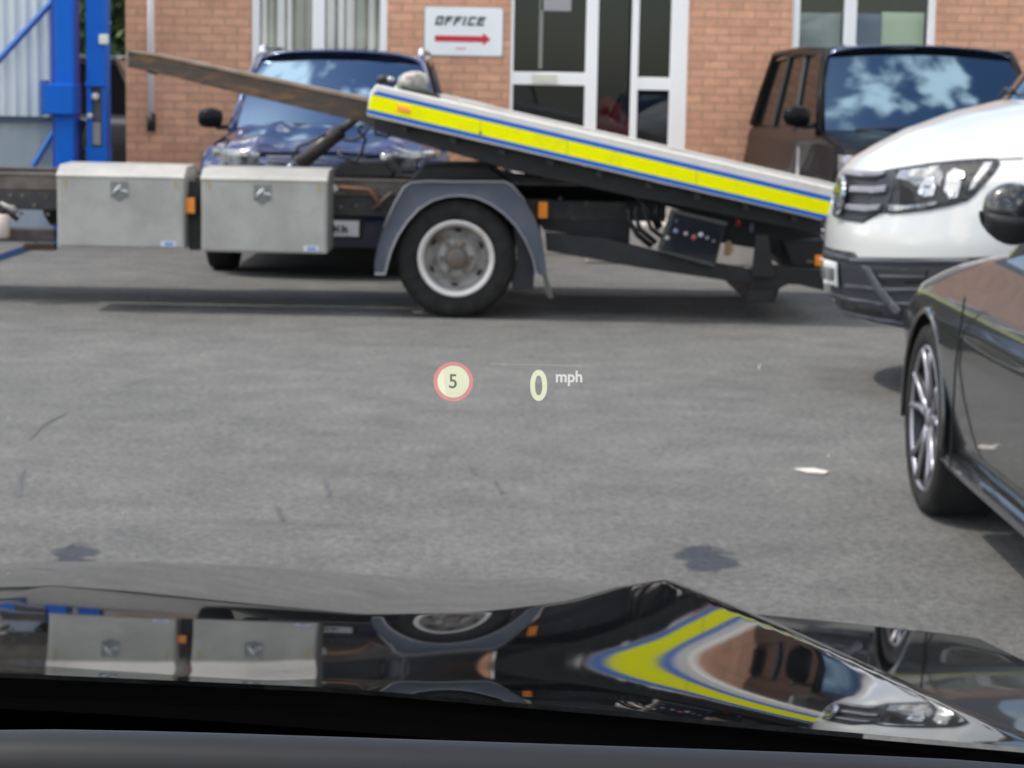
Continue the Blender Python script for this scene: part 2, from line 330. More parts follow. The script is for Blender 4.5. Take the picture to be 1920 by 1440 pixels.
wb.add([(XL,BY,ztop),(XR,BY,ztop),(XR,BY+8,ztop),(XL,BY+8,ztop)], [(0,1,2,3)])
wb.build('wall', M_brick, bl)
ib = B(); ib.box(XL + .2, XR - .2, BY + .9, BY + 1.0, .1, 4); ib.build('dark_backing', M_dark, bl)  # near-black sheet, stands in for the unlit room behind the panes
def window(a, c_, mull, blind, z0, z1):
    fb = B(); t_ = .07; y0, y1 = BY + .02, BY + .085
    for x0, x1 in [(a + .003, a + .003 + t_), (c_ - .003 - t_, c_ - .003)] + mull: fb.box(x0, x1, y0, y1, z0 + .003, z1 - .003)
    xs = [(a + .003 + t_, mull[0][0])] + [(mull[i][1], mull[i+1][0]) for i in range(len(mull)-1)] + [(mull[-1][1], c_ - .003 - t_)]
    for x0, x1 in xs: fb.box(x0, x1, y0 + .002, y1 - .002, z0 + .003, z0 + .073); fb.box(x0, x1, y0 + .002, y1 - .002, z1 - .073, z1 - .003)
    w_ = fb.build('window', M_white, bl, bevel=.004)
    for x0, x1 in xs: B().box(x0, x1, BY + .05, BY + .056, z0 + .073, z1 - .073).build('pane', M_pane, w_)
    B().box(a - .04, c_ + .04, BY - .05, BY + .019, z0 - .05, z0).build('sill', M_white, w_, bevel=.004)
    return w_, xs
t_ = .07
w1, xs1 = window(win1[0], win1[1], [(bx(585,60), bx(608,60))], True, zs, zt)
M_blg = mat('blind_green', (.22,.28,.24), .7)
sb = B(); sg = B()
for x0, x1 in xs1:
    x = x0 + .01; k = 0
    while x < x1 - .02:
        wd = random.uniform(.035, .075); tilt = random.uniform(-.02, .03)
        (sb if random.random() < .72 else sg).prism([(x,BY+.16,zs+.1),(x+wd,BY+.16+tilt+.02,zs+.1),(x+wd,BY+.162+tilt+.02,zs+.1),(x,BY+.162,zs+.1)], (0,0,zt-zs-.2))
        x += wd + random.uniform(.02, .045); k += 1
sb.build('vertical_blind', M_blind, w1); sg.build('vertical_blind', M_blg, w1)
w2, xs2 = window(win2[0], win2[1], [(bx(1583,60), bx(1606,60))], False, zs, zt)
x0, x1 = xs2[0]; B().box(x0 + .01, x1 - .01, BY + .14, BY + .15, zs + .08, bz(12)).build('roller_blind', mat('grey_screen', (.36,.39,.37), .7), w2)
x0, x1 = xs2[1]; xm = x0 + (x1 - x0) * .37
B().box(x0 + .01, xm, BY + .14, BY + .15, zs + .08, bz(12)).build('roller_blind', mat('blue_screen', (.17,.21,.28), .7), w2)
B().box(xm + .01, x1 - .01, BY + .16, BY + .17, zs + .08, bz(8)).build('roller_blind', mat('pale_green_screen', (.62,.70,.50), .7), w2)
# entrance
zd = zthr; zk = zt + .2
dr = B(); y0, y1 = BY + .015, BY + .085
def X1(p): return bx(p, 148)
cols = [(door[0] + .003, X1(962)), (X1(1097), X1(1120)), (X1(1183), X1(1196)), (X1(1256), door[1] - .003)]
for a, c_ in cols: dr.box(a, c_, y0, y1, zd + .003, zk)
zr0, zr1 = bz(159, 1020), bz(135, 1020)
dr.box(cols[0][1], cols[1][0], y0 + .004, y1 - .004, zr0, zr1); dr.box(cols[2][1], cols[3][0], y0 + .004, y1 - .004, zr0 - .03, zr1 - .03)
dr.box(cols[0][1], cols[1][0], y0 + .004, y1 - .004, zd + .003, bz(308,1000)); dr.box(cols[2][1], cols[3][0], y0 + .004, y1 - .004, zd + .003, bz(308,1200))
ent = dr.build('entrance', M_white, bl, bevel=.004)
for a, c_ in ((cols[0][1], cols[1][0]), (cols[2][1], cols[3][0])): B().box(a, c_, BY + .05, BY + .058, zd + .1, zk).build('pane', M_doorglass, ent)
B().box(cols[1][1], cols[2][0], BY + .3, BY + .308, zd + .1, zk).build('door_pane', M_doorglass, ent)
hb = B().box(X1(998), X1(1045), BY - .002, BY + .014, bz(155,1020), bz(139,1020)); hb.build('letter_plate', mat('plate_cream', (.66,.65,.55), .4), ent, bevel=.003)
B().box(X1(1012), X1(1068), BY + .036, BY + .048, bz(20,1040), bz(-20,1040)).build('notice', mat('notice', (.35,.34,.34), .6), ent)
B().box(X1(1009), X1(1016), BY + .036, BY + .048, bz(128,1012), zk - .3).build('inner_post', mat('inner_post', (.25,.25,.22), .6), ent)
B().box(door[0] - .35, door[1] + .35, BY - 1.5, BY - .004, 0, zthr - .02).build('step', M_conc, bl, bevel=.01)
rc = thing('red_chair', 'dark red rounded chair inside the entrance behind the door glass', 'chair', (X1(1150), BY + .75, zd))
b = B(); rows = []
xa_, xb_ = pp(1118,250,BY+.75).x, pp(1183,250,BY+.75).x; zt_ = pp(1140,178,BY+.75).z; zb_ = zd + .05
b.prism([(xa_, BY+.7, zb_), (xb_+.05, BY+.7, zb_), (xb_+.03, BY+.7, zb_ + (zt_-zb_)*.55), (xb_-.08, BY+.7, zb_ + (zt_-zb_)*.85), (xa_+.10, BY+.7, zt_), (xa_+.02, BY+.7, zt_-.05), (xa_-.02, BY+.7, zb_+.3)], (0,.10,0)); b.build('backrest', mat('red_cloth', (.38,.015,.025), .8), rc, bevel=.03)
B().box(xa_, xb_, BY + .55, BY + .69, zb_, zb_ + .10).build('seat', mat('red_cloth2', (.35,.015,.025), .8), rc, bevel=.02)
# downpipe
dp = B(); x = pp(283, 60, BY - .05).x
dp.tube([(x, BY - .05, 1.12), (x + .0, BY - .05, 3.3)], .032, 12)
dpo = dp.build('downpipe', mat('pipe_white', (.92,.87,.86), .4), bl, True)
B().tube([(x, BY - .05, bz(246, 285)), (x, BY - .05, bz(212, 285))], .042, 12).build('pipe_shoe', M_black, dpo, True)
# office sign
sx0, sx1, sz0, sz1 = bx(797), bx(942), bz(104, 870), bz(15, 870)
sg_ = thing('office_sign', 'white office sign with red arrow pointing right on brick wall', 'sign', ((sx0+sx1)/2, BY, sz0))
def rrect(x0, x1, z0, z1, r, y, n=5):
    o = []
    for cx, cz, a0 in ((x1-r, z1-r, 0), (x0+r, z1-r, 90), (x0+r, z0+r, 180), (x1-r, z0+r, 270)):
        for k in range(n+1): a = R(a0 + 90*k/n); o.append((cx + r*math.cos(a), y, cz + r*math.sin(a)))
    return o
B().prism(rrect(sx0, sx1, sz0, sz1, .025, BY - .02), (0,.016,0)).build('board', M_signw, sg_, bevel=.002)
B().prism(rrect(sx0-.012, sx1+.012, sz0-.012, sz1+.012, .03, BY - .014), (0,.012,0)).build('frame', mat('sign_edge', (.38,.38,.38), .5), sg_)
W_ = sx1 - sx0; H_ = sz1 - sz0
# wide square italic capitals
lb = B(); ch = .19*H_; zl = sz1 - .37*H_; xs_ = sx0 + .125*W_; cw = .092*W_; gap = .018*W_; st = .050*H_
def stroke(x0, x1, z0, z1):
    sh = .28
    P = [(x0 + sh*(z0), z0), (x1 + sh*(z0), z0), (x1 + sh*(z1), z1), (x0 + sh*(z1), z1)]
    lb.prism([(cx0 + a, BY - .0245, zl + b_) for a, b_ in P], (0,.004,0))
cx0 = xs_
for chh in 'OFFICE':
    w_ = cw if chh != 'I' else st*1.3
    v = .046*H_; st = .048*H_
    if chh == 'O': stroke(0, v, 0, ch); stroke(w_-v, w_, 0, ch); stroke(v, w_-v, ch-st, ch); stroke(v, w_-v, 0, st)
    if chh == 'F': stroke(0, v, 0, ch); stroke(v, w_, ch-st, ch); stroke(v, w_*.8, ch*.42, ch*.42+st)
    if chh == 'I': stroke(0, v, 0, ch)
    if chh == 'C': stroke(0, v, 0, ch); stroke(v, w_, ch-st, ch); stroke(v, w_, 0, st)
    if chh == 'E': stroke(0, v, 0, ch); stroke(v, w_, ch-st, ch); stroke(v, w_*.85, ch*.42, ch*.42+st); stroke(v, w_, 0, st)
    cx0 += w_ + gap*1.45
lb.build('lettering', M_signink, sg_)
za = sz0 + .35*H_; xa, xb = sx0 + .13*W_, sx0 + .85*W_
B().prism([(a, BY - .0245, b_) for a, b_ in [(xa, za-.062*H_), (xb-.10*W_, za-.062*H_), (xb-.10*W_, za-.13*H_), (xb, za), (xb-.10*W_, za+.13*H_), (xb-.10*W_, za+.062*H_), (xa, za+.062*H_)]], (0,.004,0)).build('arrow', M_signred, sg_)
lb = B(); 
for k in range(5): lb.prism([(sx0 + (.40+k*.027)*W_ + a, BY - .0245, sz0 + .13*H_ + b_) for a, b_ in ((0,0),(.019*W_,0),(.024*W_,.035*H_),(.005*W_,.035*H_))], (0,.004,0))
lb.build('small_print', mat('sign_pink', (.75,.25,.25), .5), sg_)

# ---------------------------------------------------------------- recovery truck
TY = 13.4
tk = thing('recovery_truck', 'recovery truck chassis with tilted yellow striped flatbed and two aluminium toolboxes', 'truck', (0, TY + 1.1, 0))
def flip(Y): return 2*(TY + 1.1) - Y
# chassis rails (near, far), running out of the frame on the left
zt0 = pp(60, 325, 14.0).z; zb0 = pp(60, 356, 14.0).z; xl = -5.2
xr = pp(1135, 345, 14.0).x
for Y in (14.0, 14.9):
    o = B().box(xl, xr, Y, Y + .08, zb0, zt0 - .012).build('subframe_rail', M_chassis, tk, bevel=.004)
    B().box(xl, xr, Y - .012, Y + .09, zt0 - .011, zt0).build('flange', M_chassis, o)
    o = B().box(xl, xr + .4, Y - .004, Y + .07, .60, zb0 - .004).build('chassis_rail', M_chassisd, tk, bevel=.004)
    if Y == 14.0:
        for (x, y) in [(20,366),(43,367),(88,368),(40,400),(90,402),(65,385),(640,388),(668,385),(655,362),(1050,372),(1100,380),(1075,410)]:
            p = pp(x, y, Y - .004); bo = B(); bo.lathe([(0,-.014),(.013,-.014),(.013,0)], p, (0,1,0), 8); bo.build('bolt', M_chassis, o)
for x in (-4.6, -3.0, -1.9, -.9, .1): B().box(x, x + .07, 14.085, 14.89, .66, zb0 - .02).build('cross_member', M_chassisd, tk)
B().box(xl, -.75, 14.085, 14.89, .70, .74).build('shade_plate', M_blacksteel, tk)  # plate added between the rails to widen the shadow under the truck
B().tube([(-4.7,14.55,.62),(-4.66,14.55,.62),(-3.5,14.55,.62),(-3.46,14.55,.62)], [.1,.15,.15,.1], 20).build('shade_tank', M_blacksteel, tk, True)  # dark tank shape added to fill the shadow under the truck
B().tube([(-3.2,14.55,.62),(-3.16,14.55,.62),(-2.0,14.55,.62),(-1.96,14.55,.62)], [.1,.16,.16,.1], 20).build('shade_tank', M_blacksteel, tk, True)  # second added tank shape, same shadow filling
B().tube([(xl, 14.45, .64), (.0, 14.45, .60)], .045).build('propshaft', M_chassisd, tk, True)
B().box(xl, pp(104, 440, 13.9).x, 13.88, 13.96, pp(60,452,13.9).z, pp(60,428,13.9).z).build('side_bar', mat('side_bar', (.085,.065,.055), .6, noise=(7,(.03,.028,.026),.4,.6)), tk, bevel=.01)
B().box(pp(45,465,14.0).x, pp(104,465,14.0).x, 13.98, 14.06, pp(60,469,14.0).z, pp(60,457,14.0).z).build('bracket', M_rust, tk, bevel=.004)
b = B(); p = pp(4, 425, 13.8); b.tube([p + Vector((0,0,-.075)), p + Vector((0,0,-.06)), p + Vector((0,0,.07)), p + Vector((0,0,.085))], [.035,.05,.05,.025], 14)
can = b.build('fluid_bottle', mat('pale_plastic', (.58,.48,.44), .5), tk, True)
B().tube([p + Vector((0,0,.08)), p + Vector((0,0,.11))], .03).build('cap', M_black, can)
B().tube([pp(0,380,13.85), pp(14,388,13.85), pp(22,392,13.85), pp(32,398,13.85)], [.012,.018,.03,.02], 8).build('valve', mat('valve_grey', (.28,.27,.25), .5, .4), tk, True)
B().tube([pp(0,400,13.85), pp(20,402,13.85), pp(34,412,13.85)], .016, 8).build('air_pipe', M_hose, tk, True)
# toolboxes
def toolbox(x0, x1, yt, ylid, yb, lab):
    P0, P1 = pp(x0, (ylid+yb)/2, TY), pp(x1, (ylid+yb)/2, TY)
    zb = pp((x0+x1)/2, yb, TY).z; zl = pp((x0+x1)/2, ylid, TY).z; ztp = pp((x0+x1)/2, yt, TY + .10).z
    X0, X1 = P0.x, P1.x; Y1 = TY + .50
    o = B().box(X0, X1, TY + .004, Y1, zb, zl - .001).build('toolbox', M_box, tk, bevel=.006); o['label'] = lab
    q = B(); prof = [(TY - .006, zl - .012), (TY - .006, zl + .004), (TY + .012, zl + .017), (TY + .12, ztp), (Y1 - .05, ztp + .005), (Y1 + .005, ztp - .03), (Y1 + .005, zl - .012)]
    q.prism([(X0 - .004, a, b_) for a, b_ in prof], (X1 - X0 + .008, 0, 0)); q.build('lid', M_boxtop, o, bevel=.006)
    B().box(X0 + .012, X1 - .012, TY - .003, TY + .006, zb + .012, zl - .014).build('door', M_box, o, bevel=.003)
    xc = pp((x0+x1)/2 + (-2 if x0 < 200 else -3), 350, TY).x; zc = zl - .075
    q = B().box(xc - .055, xc + .055, TY - .008, TY - .002, zc - .055, zc + .045); q.prism([(xc-.04,TY-.007,zc-.055),(xc+.04,TY-.007,zc-.055),(xc,TY-.007,zc-.085)], (0,.004,0))
    l_ = q.build('latch', mat('latch_plate', (.20,.21,.20), .35, .6), o, bevel=.003)
    q = B().tube([(xc-.045,TY-.014,zc-.045),(xc-.02,TY-.018,zc-.01),(xc+.005,TY-.016,zc+.02),(xc+.012,TY-.016,zc-.015),(xc+.045,TY-.014,zc-.012),(xc+.045,TY-.014,zc-.045)], .009, 6)
    q.build('handle', M_silver, l_, True)
    for xx in (X0 + .05, X1 - .05): B().box(xx - .009, xx + .009, TY - .008, TY - .0035, zl - .065, zl - .018).build('strike', mat('brass_strike', (.42,.33,.17), .4, .4), o)
    x_ = X1 - .10; q = B().box(x_ - .045, x_ + .05, TY - .0055, TY - .0035, zb + .016, zb + .048).build('sticker', mat('sticker_pale', (.55,.62,.72), .4), o)
    q = B()
    for k in range(4): q.box(x_ - .02 + k*.014, x_ - .011 + k*.014, TY - .0068, TY - .0056, zb + .022, zb + .042)
    q.build('sticker_print', mat('sticker_blue', (.06,.16,.5), .4), o)
    return o
toolbox(107, 345, 310, 331, 465, 'aluminium toolbox left of the orange side marker')
toolbox(377, 613, 317, 337, 474, 'aluminium toolbox between the orange side marker and the wheel')
q = B(); q.box(pp(352,470,13.55).x, pp(375,470,13.55).x, 13.6, 13.66, pp(360,470,13.55).z, pp(360,340,13.55).z); q.build('marker_bracket', M_chassisd, tk)
def amber(x0, x1, y0, y1, Y, lab=None, ang=0):
    a, c_ = pp(x0, y1, Y), pp(x1, y0, Y)
    h = B().box(a.x - .012, c_.x + .012, Y + .016, Y + .04, a.z - .012, c_.z + .012).build('marker_lamp', M_black, tk, bevel=.004)
    B().box(a.x, c_.x, Y, Y + .018, a.z, c_.z).build('lens', M_orange, h, bevel=.006)
amber(348, 365, 371, 400, 13.5); amber(1009, 1027, 379, 409, 13.75)
# small plate/hinge lumps and stay brackets between box and mudguard
B().tube([pp(636,352,13.95), pp(690,356,13.95), pp(705,372,13.95), pp(716,392,13.95)], [.012,.015,.018,.012], 8).build('pipe', mat('rusty_pipe', (.22,.10,.055), .7), tk, True)
B().tube([pp(618,362,13.9), pp(632,350,13.9)], .02, 8).build('hinge_pin', M_cream, tk, True)
B().tube([pp(700,392,13.95), pp(722,372,13.95), pp(735,362,13.95)], .014, 8).build('stay', M_chassis, tk, True)
# wheels
WC = pp(855, 487, TY); RW = .378; WC.z = RW
def truckwheel(Yf, sgn, near):
    c = Vector((WC.x, Yf, WC.z)); ax = (0, sgn, 0)
    wroot = B().lathe([(.235,.004),(.262,-.004),(.30,-.016),(.34,-.012),(.365,.008),(RW,.035),(RW,.17),(.365,.205),(.30,.22),(.235,.21)], c, ax, 64).build('wheel', M_tyre, tk, True)
    B().lathe([(.231,.012),(.244,-.001),(.240,-.009),(.231,-.010),(.213,.0),(.207,.012),(.204,.05)], c, ax, 64).build('rim_lip', M_rimlip, wroot, True)
    B().lathe([(.206,.035),(.196,.10),(.182,.125),(.165,.128),(.130,.105),(.118,.082),(.108,.078),(.06,.078)], c, ax, 64).build('rim', M_rim, wroot, True)
    for k in range(6):
        hs = B()
        a = R(60*k + 27); u = Vector((math.cos(a), 0, math.sin(a))); t = Vector((-math.sin(a), 0, math.cos(a)))
        p = c + u*.174 + Vector((0, sgn*.119, 0))
        hs.prism([p + t*.026*math.cos(R(j*36)) + u*.012*math.sin(R(j*36)) for j in range(10)], (0, sgn*.01, 0)); hs.build('hand_hole', M_dark, wroot)
    hb = B().lathe([(0,.012),(.03,.014),(.062,.020),(.070,.04),(.072,.08)], c, ax, 32); hb.build('hub', M_hub, wroot, True)
    for k in range(6):
        nb = B()
        a = R(60*k + 2); p = c + Vector((math.cos(a)*.098, 0, math.sin(a)*.098)); nb.lathe([(0,.045),(.014,.047),(.015,.078)], p, ax, 6); nb.build('wheel_nut', M_hub, wroot)
truckwheel(TY + .02, 1, True); truckwheel(flip(TY + .02), -1, False)
for Y0, s_ in ((TY + .30, 1), (flip(TY + .30), -1)):
    B().lathe([(.2,0),(.30,-.01),(.365,.01),(RW,.035),(RW,.17),(.365,.2),(.30,.21),(.2,.2)], (WC.x, Y0, WC.z), (0, s_, 0), 48).build('wheel', M_tyre, tk, True)
B().tube([(WC.x, TY + .3, WC.z), (WC.x, flip(TY + .3), WC.z)], .07).build('axle', M_chassisd, tk, True)
# mudguard: outer outline and inner arch measured on the photo, pressed panel with lip
outer = [(703,514),(702,492),(708,462),(720,425),(738,385),(757,352),(770,343),(800,340),(855,341),(910,341),(946,341),(960,348),(985,378),(1005,415),(1018,455),(1024,500),(1024,516)]
inner = [(723,514),(728,494),(735,470),(747,443),(764,417),(786,393),(812,377),(840,369),(866,368),(893,372),(920,384),(945,402),(966,424),(984,452),(997,482),(1004,512),(1009,516)]
GY = TY - .02
P = px_pts(outer, GY); Q = px_pts(inner, GY)
g = B(); dn = Vector((0, .30, 0))
g.strip([[p + dn for p in P], [p + Vector((0,.012,0)) for p in P], P, [p.lerp(q_, .12) + Vector((0,.006,0)) for p, q_ in zip(P, Q)], [p.lerp(q_, .85) + Vector((0,.012,0)) for p, q_ in zip(P, Q)], [q_ + Vector((0,.004,0)) for q_ in Q], [q_ + dn for q_ in Q]])
gd = g.build('mudguard', M_guard, tk, auto=35)
rl = B(); rl.strip([[q_ + Vector((0,-.004,0)) + (q_ - p).normalized()*-.012 for p, q_ in zip(P, Q)], [q_ + Vector((0,-.008,0)) for q_ in Q], [q_ + Vector((0,.03,0)) for q_ in Q]]); rl.build('rim_edge', M_guardlip, gd, auto=60)
rl = B(); rl.tube([P[0] + Vector((0,0,0)), Q[0]], .009, 6); rl.build('end_cap', M_guardlip, gd)
tp = B(); tp.tube(P[3:13], .007, 6).build('top_edge', mat('guard_top', (.22,.22,.22), .5), gd, True)
g = B(); P2 = [Vector((p.x, flip(p.y), p.z)) for p in P]; Q2 = [Vector((p.x, flip(p.y), p.z)) for p in Q]
g.strip([[p - dn for p in P2], P2, Q2, [q_ - dn for q_ in Q2]]); g.build('mudguard', M_guard, tk)
B().pxprism([(768,338),(792,311),(914,311),(951,338)], 14.0, 14.95).build('wheel_box', M_blacksteel, tk, bevel=.01)
B().pxprism([(958,400),(985,440),(1003,500),(1000,542),(962,545),(957,520),(970,490),(966,440)], TY + .06, TY + .28).build('mud_flap', M_black, tk)
B().pxprism([(1016,508),(1023,508),(1038,556),(1030,560),(1022,545)], TY - .0, TY + .02).build('strap', mat('strap', (.10,.10,.09), .8), tk)
# tilted bed
def U(a, b_, t): return (a[0] + (b_[0]-a[0])*t, a[1] + (b_[1]-a[1])*t)
EY = TY - .05; bw = 2.30
bed = B()
TL, TR, BL, BR = (700,159), (1568,354), (686,216), (1541,412)
lineT = lambda t: U((696,174),(1567,376),t); lineB = lambda t: U((688,208),(1550,408),t)
# side rail body with rounded top edge
rail = B().pxprism([(705,158),(1569,353),(1566,380),(1541,413),(687,217),(694,174)], EY, EY + .07).build('side_rail', M_cream, tk, bevel=.012)
rail['label'] = 'long side rail of the tilted bed with yellow and blue tape'
B().pxprism([(697,177),(1564,380),(1560,402),(1553,404),(690,204)], EY - .003, EY + .002).build('yellow_stripe', M_yellow, rail)
B().pxprism([(708,171),(1566,371),(1565,379.5),(697,176.5)], EY - .0035, EY + .002).build('blue_stripe', M_blue, rail)
B().pxprism([(690,204.5),(1552,404.5),(1545,411),(688,212)], EY - .0035, EY + .002).build('blue_stripe', M_blue, rail)
for x_, y0_, y1_ in ((900,225,257),(1063,263,292),(1305,319,348)):
    B().pxprism([(x_,y0_),(x_+1.2,y0_+.3),(x_+.6,y1_),(x_-.6,y1_-.3)], EY - .0042, EY - .0031).build('tape_joint', mat('joint', (.45,.45,.05), .6), rail)
B().pxprism([(744,197),(768,202),(770,212),(746,208)], EY - .02, EY - .0036).build('marker_lamp', M_orange, rail, bevel=.004)
B().pxprism([(899,246),(903,247),(902,256),(898,255)], EY - .005, EY - .0036).build('rivet', M_chassis, rail)
farr = B().pxprism([(705,158),(1569,353),(1566,380),(1541,413),(687,217),(694,174)], EY, EY + .07)
for i in range(len(farr.v)): farr.v[i] = farr.v[i] + Vector((0, bw - .07, 0))
farr.build('side_rail', M_cream, tk, bevel=.012)
dk = B(); a, c_ = pp(700,170,EY), pp(1568,362,EY)
dk.prism([a + Vector((0,.071,0)), c_ + Vector((0,.071,0)), c_ + Vector((0,.071,-.04)), a + Vector((0,.071,-.04))], (0, bw - .143, 0)); dk.build('deck', mat('deck_alu', (.30,.29,.28), .5, .5, noise=(6,(.2,.19,.18),.4,.7)), tk)
# far-side kerb strips, wheel tracks and ratchets standing a little proud of the near rail
for l, m_ in [([(828,176),(862,183),(861,196),(826,190)], M_cream), ([(866,184),(925,198),(924,208),(862,195)], M_cream), ([(925,199),(1010,219),(1568,345),(1568,356),(924,210)], M_cream), ([(845,190),(866,192),(865,197),(846,195)], M_rust)]:
    B().pxprism(l, EY + .30, EY + .36).build('deck_strip', m_, tk, bevel=.003)
wn = thing('winch_block', 'rounded pale winch cover strapped on the raised front of the yellow striped bed', 'winch', pp(770,160,EY + .5))
p = pp(770, 157, EY + .5)
b = B(); b.lathe([(0,-.10),(.05,-.09),(.075,-.05),(.082,0),(.075,.05),(.05,.09),(0,.10)], p + Vector((.01,0,0)), (1,0,.1), 20)
b.build('cover', mat('winch_cover', (.46,.44,.40), .6, noise=(16,(.12,.11,.10),.4,.65)), wn, True)
B().tube([pp(752,163,EY+.42), pp(800,174,EY+.42), pp(826,184,EY+.42)], [.018,.02,.016], 8).build('strap', mat('dark_green_strap', (.02,.03,.022), .6), wn, True)
b = B(); b.tube([pp(708,153,EY+.45), pp(718,148,EY+.45), pp(732,150,EY+.45), pp(738,158,EY+.45)], [.028,.03,.028,.02], 8); b.build('fairlead', M_black, wn, True)
B().tube([pp(727,149,EY+.40), pp(734,148,EY+.40), pp(738,152,EY+.40)], .016, 8).build('hook', M_steel, wn, True)
B().tube([pp(760,145,EY+.38), pp(768,142,EY+.38), pp(777,146,EY+.38)], .014, 8).build('lashing', mat('lash_pink', (.6,.48,.46), .6), wn, True)
# under-bed beams
B().pxprism([(700,221),(1541,414),(1541,440),(1200,372),(950,318),(860,290),(780,268),(700,243)], EY + .25, EY + .36).build('bed_beam', M_blacksteel, tk, bevel=.006)
B().pxprism([(700,221),(1541,414),(1541,430),(1200,352),(860,273),(700,236)], EY + 1.8, EY + 1.9).build('bed_beam', M_blacksteel, tk, bevel=.006)
for k in range(9):
    t = (k + .5)/9; a = U((705,224),(1530,414),t); B().pxprism([a, (a[0]+12,a[1]+3), (a[0]+12,a[1]+14), (a[0],a[1]+11)], EY + .072, EY + bw - .08).build('bed_cross_member', M_blacksteel, tk)
# slide beam (left): worn brown box section with paler top flange
for Y in (EY + .42, EY + 1.55):
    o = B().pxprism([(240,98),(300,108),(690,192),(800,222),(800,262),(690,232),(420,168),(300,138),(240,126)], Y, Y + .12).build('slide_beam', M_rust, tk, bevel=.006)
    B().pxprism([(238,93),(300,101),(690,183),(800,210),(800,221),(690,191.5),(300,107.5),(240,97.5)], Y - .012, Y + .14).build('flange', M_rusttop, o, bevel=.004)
    B().pxprism([(237,94),(241,94),(241,127),(237,126)], Y - .006, Y + .13).build('end_plate', mat('end_grey', (.2,.2,.19), .6), o)
B().pxprism([(270,130),(298,136),(290,140),(280,138)], EY + .44, EY + .50).build('hook_stop', M_black, tk)
# hydraulic ram and hoses
rm = B().tube([pp(560,308,EY+.9), pp(640,244,EY+.9)], .052, 16).build('hydraulic_ram', mat('ram_paint', (.035,.03,.028), .4, noise=(5,(.10,.05,.03),.55,.7)), tk, True)
B().tube([pp(640,244,EY+.9), pp(668,222,EY+.9)], .03, 14).build('ram_rod', M_chassisd, rm, True)
for l in [[(548,296),(560,275),(590,262),(612,252)], [(676,232),(672,245),(685,262),(676,290),(668,302),(650,300),(632,285)], [(690,240),(680,256),(664,262),(645,262)], [(700,238),(705,252),(725,256),(735,248)]]:
    B().tube(px_pts(l, EY + .8), .010, 8).build('hose', M_hose, tk, True)
for l, n_ in [([(545,312),(552,305),(550,318)], 'ram_pin')]:
    B().tube(px_pts([(540,312),(548,310)], EY + .86), .016, 10).build(n_, M_silver, tk, True)
B().pxprism([(627,318),(640,304),(720,304),(736,322),(736,332),(618,332)], 14.15, 14.7).build('pivot_housing', M_blacksteel, tk, bevel=.008)
# rear body below the bed
B().pxprism([(950,332),(1060,334),(1300,388),(1540,440),(1540,500),(1500,512),(1440,470),(1350,455),(1350,420),(1245,385),(1180,360),(1130,370),(1130,446),(1020,432),(990,380)], 14.0, 14.08).build('rear_frame', M_blacksteel, tk, bevel=.004)
B().pxprism([(950,332),(1135,345),(1135,446),(1020,432),(985,380)], 14.09, 14.9).build('fuel_tank', M_chassisd, tk, bevel=.01)
B().pxprism([(1022,436),(1130,446),(1240,474),(1405,506),(1450,498),(1470,500),(1545,505),(1545,545),(1500,534),(1478,533),(1462,541),(1452,568),(1404,568),(1409,533),(1200,502),(1025,470)], TY + .18, TY + .30).build('underlift_arm', M_blacksteel, tk, bevel=.006)
B().pxprism([(1022,438),(1405,508),(1400,524),(1025,464)], flip(TY + .4), flip(TY + .28)).build('underlift_arm', M_blacksteel, tk, bevel=.006)
B().pxprism([(1418,440),(1440,440),(1452,520),(1410,520)], TY + .12, TY + .17).build('foot_post', M_blacksteel, tk, bevel=.004)
B().pxprism([(1405,545),(1451,545),(1453,568),(1403,568)], TY + .10, TY + 2.0).build('stabiliser_foot', M_blacksteel, tk, bevel=.004)
B().pxprism([(1470,455),(1545,450),(1545,520),(1495,520)], TY + .32, TY + 2.1).build('rear_crossbar', M_black, tk, bevel=.006)
p = pp(1536, 488, TY + .3); B().box(p.x - .03, p.x + .02, p.y - .03, p.y, p.z - .035, p.z + .035).build('tail_lamp', M_orange, tk, bevel=.006)
B().tube([pp(1512,491,TY+.25), pp(1524,492,TY+.25)], .014, 8).build('coupling', M_chassis, tk, True)
B().pxprism([(1128,352),(1184,372),(1180,462),(1128,450)], 14.0, 14.12).build('cross_frame', M_blacksteel, tk)
# control panel
cp = B().pxprism([(1262,394),(1362,418),(1341,499),(1236,470)], TY + .10, TY + .28).build('control_box', M_blacksteel, tk, bevel=.008)
B().pxprism([(1266,400),(1357,422),(1338,492),(1242,466)], TY + .094, TY + .099).build('control_face', mat('panel_navy', (.012,.014,.022), .12, coat=1, coatr=.02), cp)
B().pxprism([(1260,392),(1364,417),(1362,423),(1264,399),(1241,469),(1339,493),(1340,500),(1234,471)], TY + .088, TY + .0935).build('control_frame', mat('panel_edge', (.055,.055,.055), .5), cp)
for (x, y, r_, m_) in [(1267,433,.015,(.30,.30,.45)),(1286,438,.014,(.50,.38,.40)),(1301,445,.018,(.45,.10,.10)),(1314,440,.016,(.62,.62,.58)),(1326,446,.011,(.35,.34,.33)),(1338,452,.010,(.18,.2,.18)),(1268,414,.012,(.08,.08,.14)),(1251,446,.014,(.55,.55,.52))]:
    B().lathe([(0,-.012),(r_*.8,-.012),(r_,0)], pp(x, y, TY + .092), (0,1,0), 14).build('button', mat('button', m_, .4), cp, True)
for l, r_ in [([(1200,370),(1190,400),(1200,430),(1230,455)], .016), ([(1215,366),(1205,392),(1222,430),(1244,446)], .014), ([(1240,368),(1228,400),(1240,425)], .014), ([(1180,375),(1178,410),(1195,440),(1222,462)], .018), ([(1188,362),(1215,395),(1235,430)], .016)]:
    B().tube(px_pts(l, TY + .35), r_, 8).build('hydraulic_hose', M_hose, tk, True)
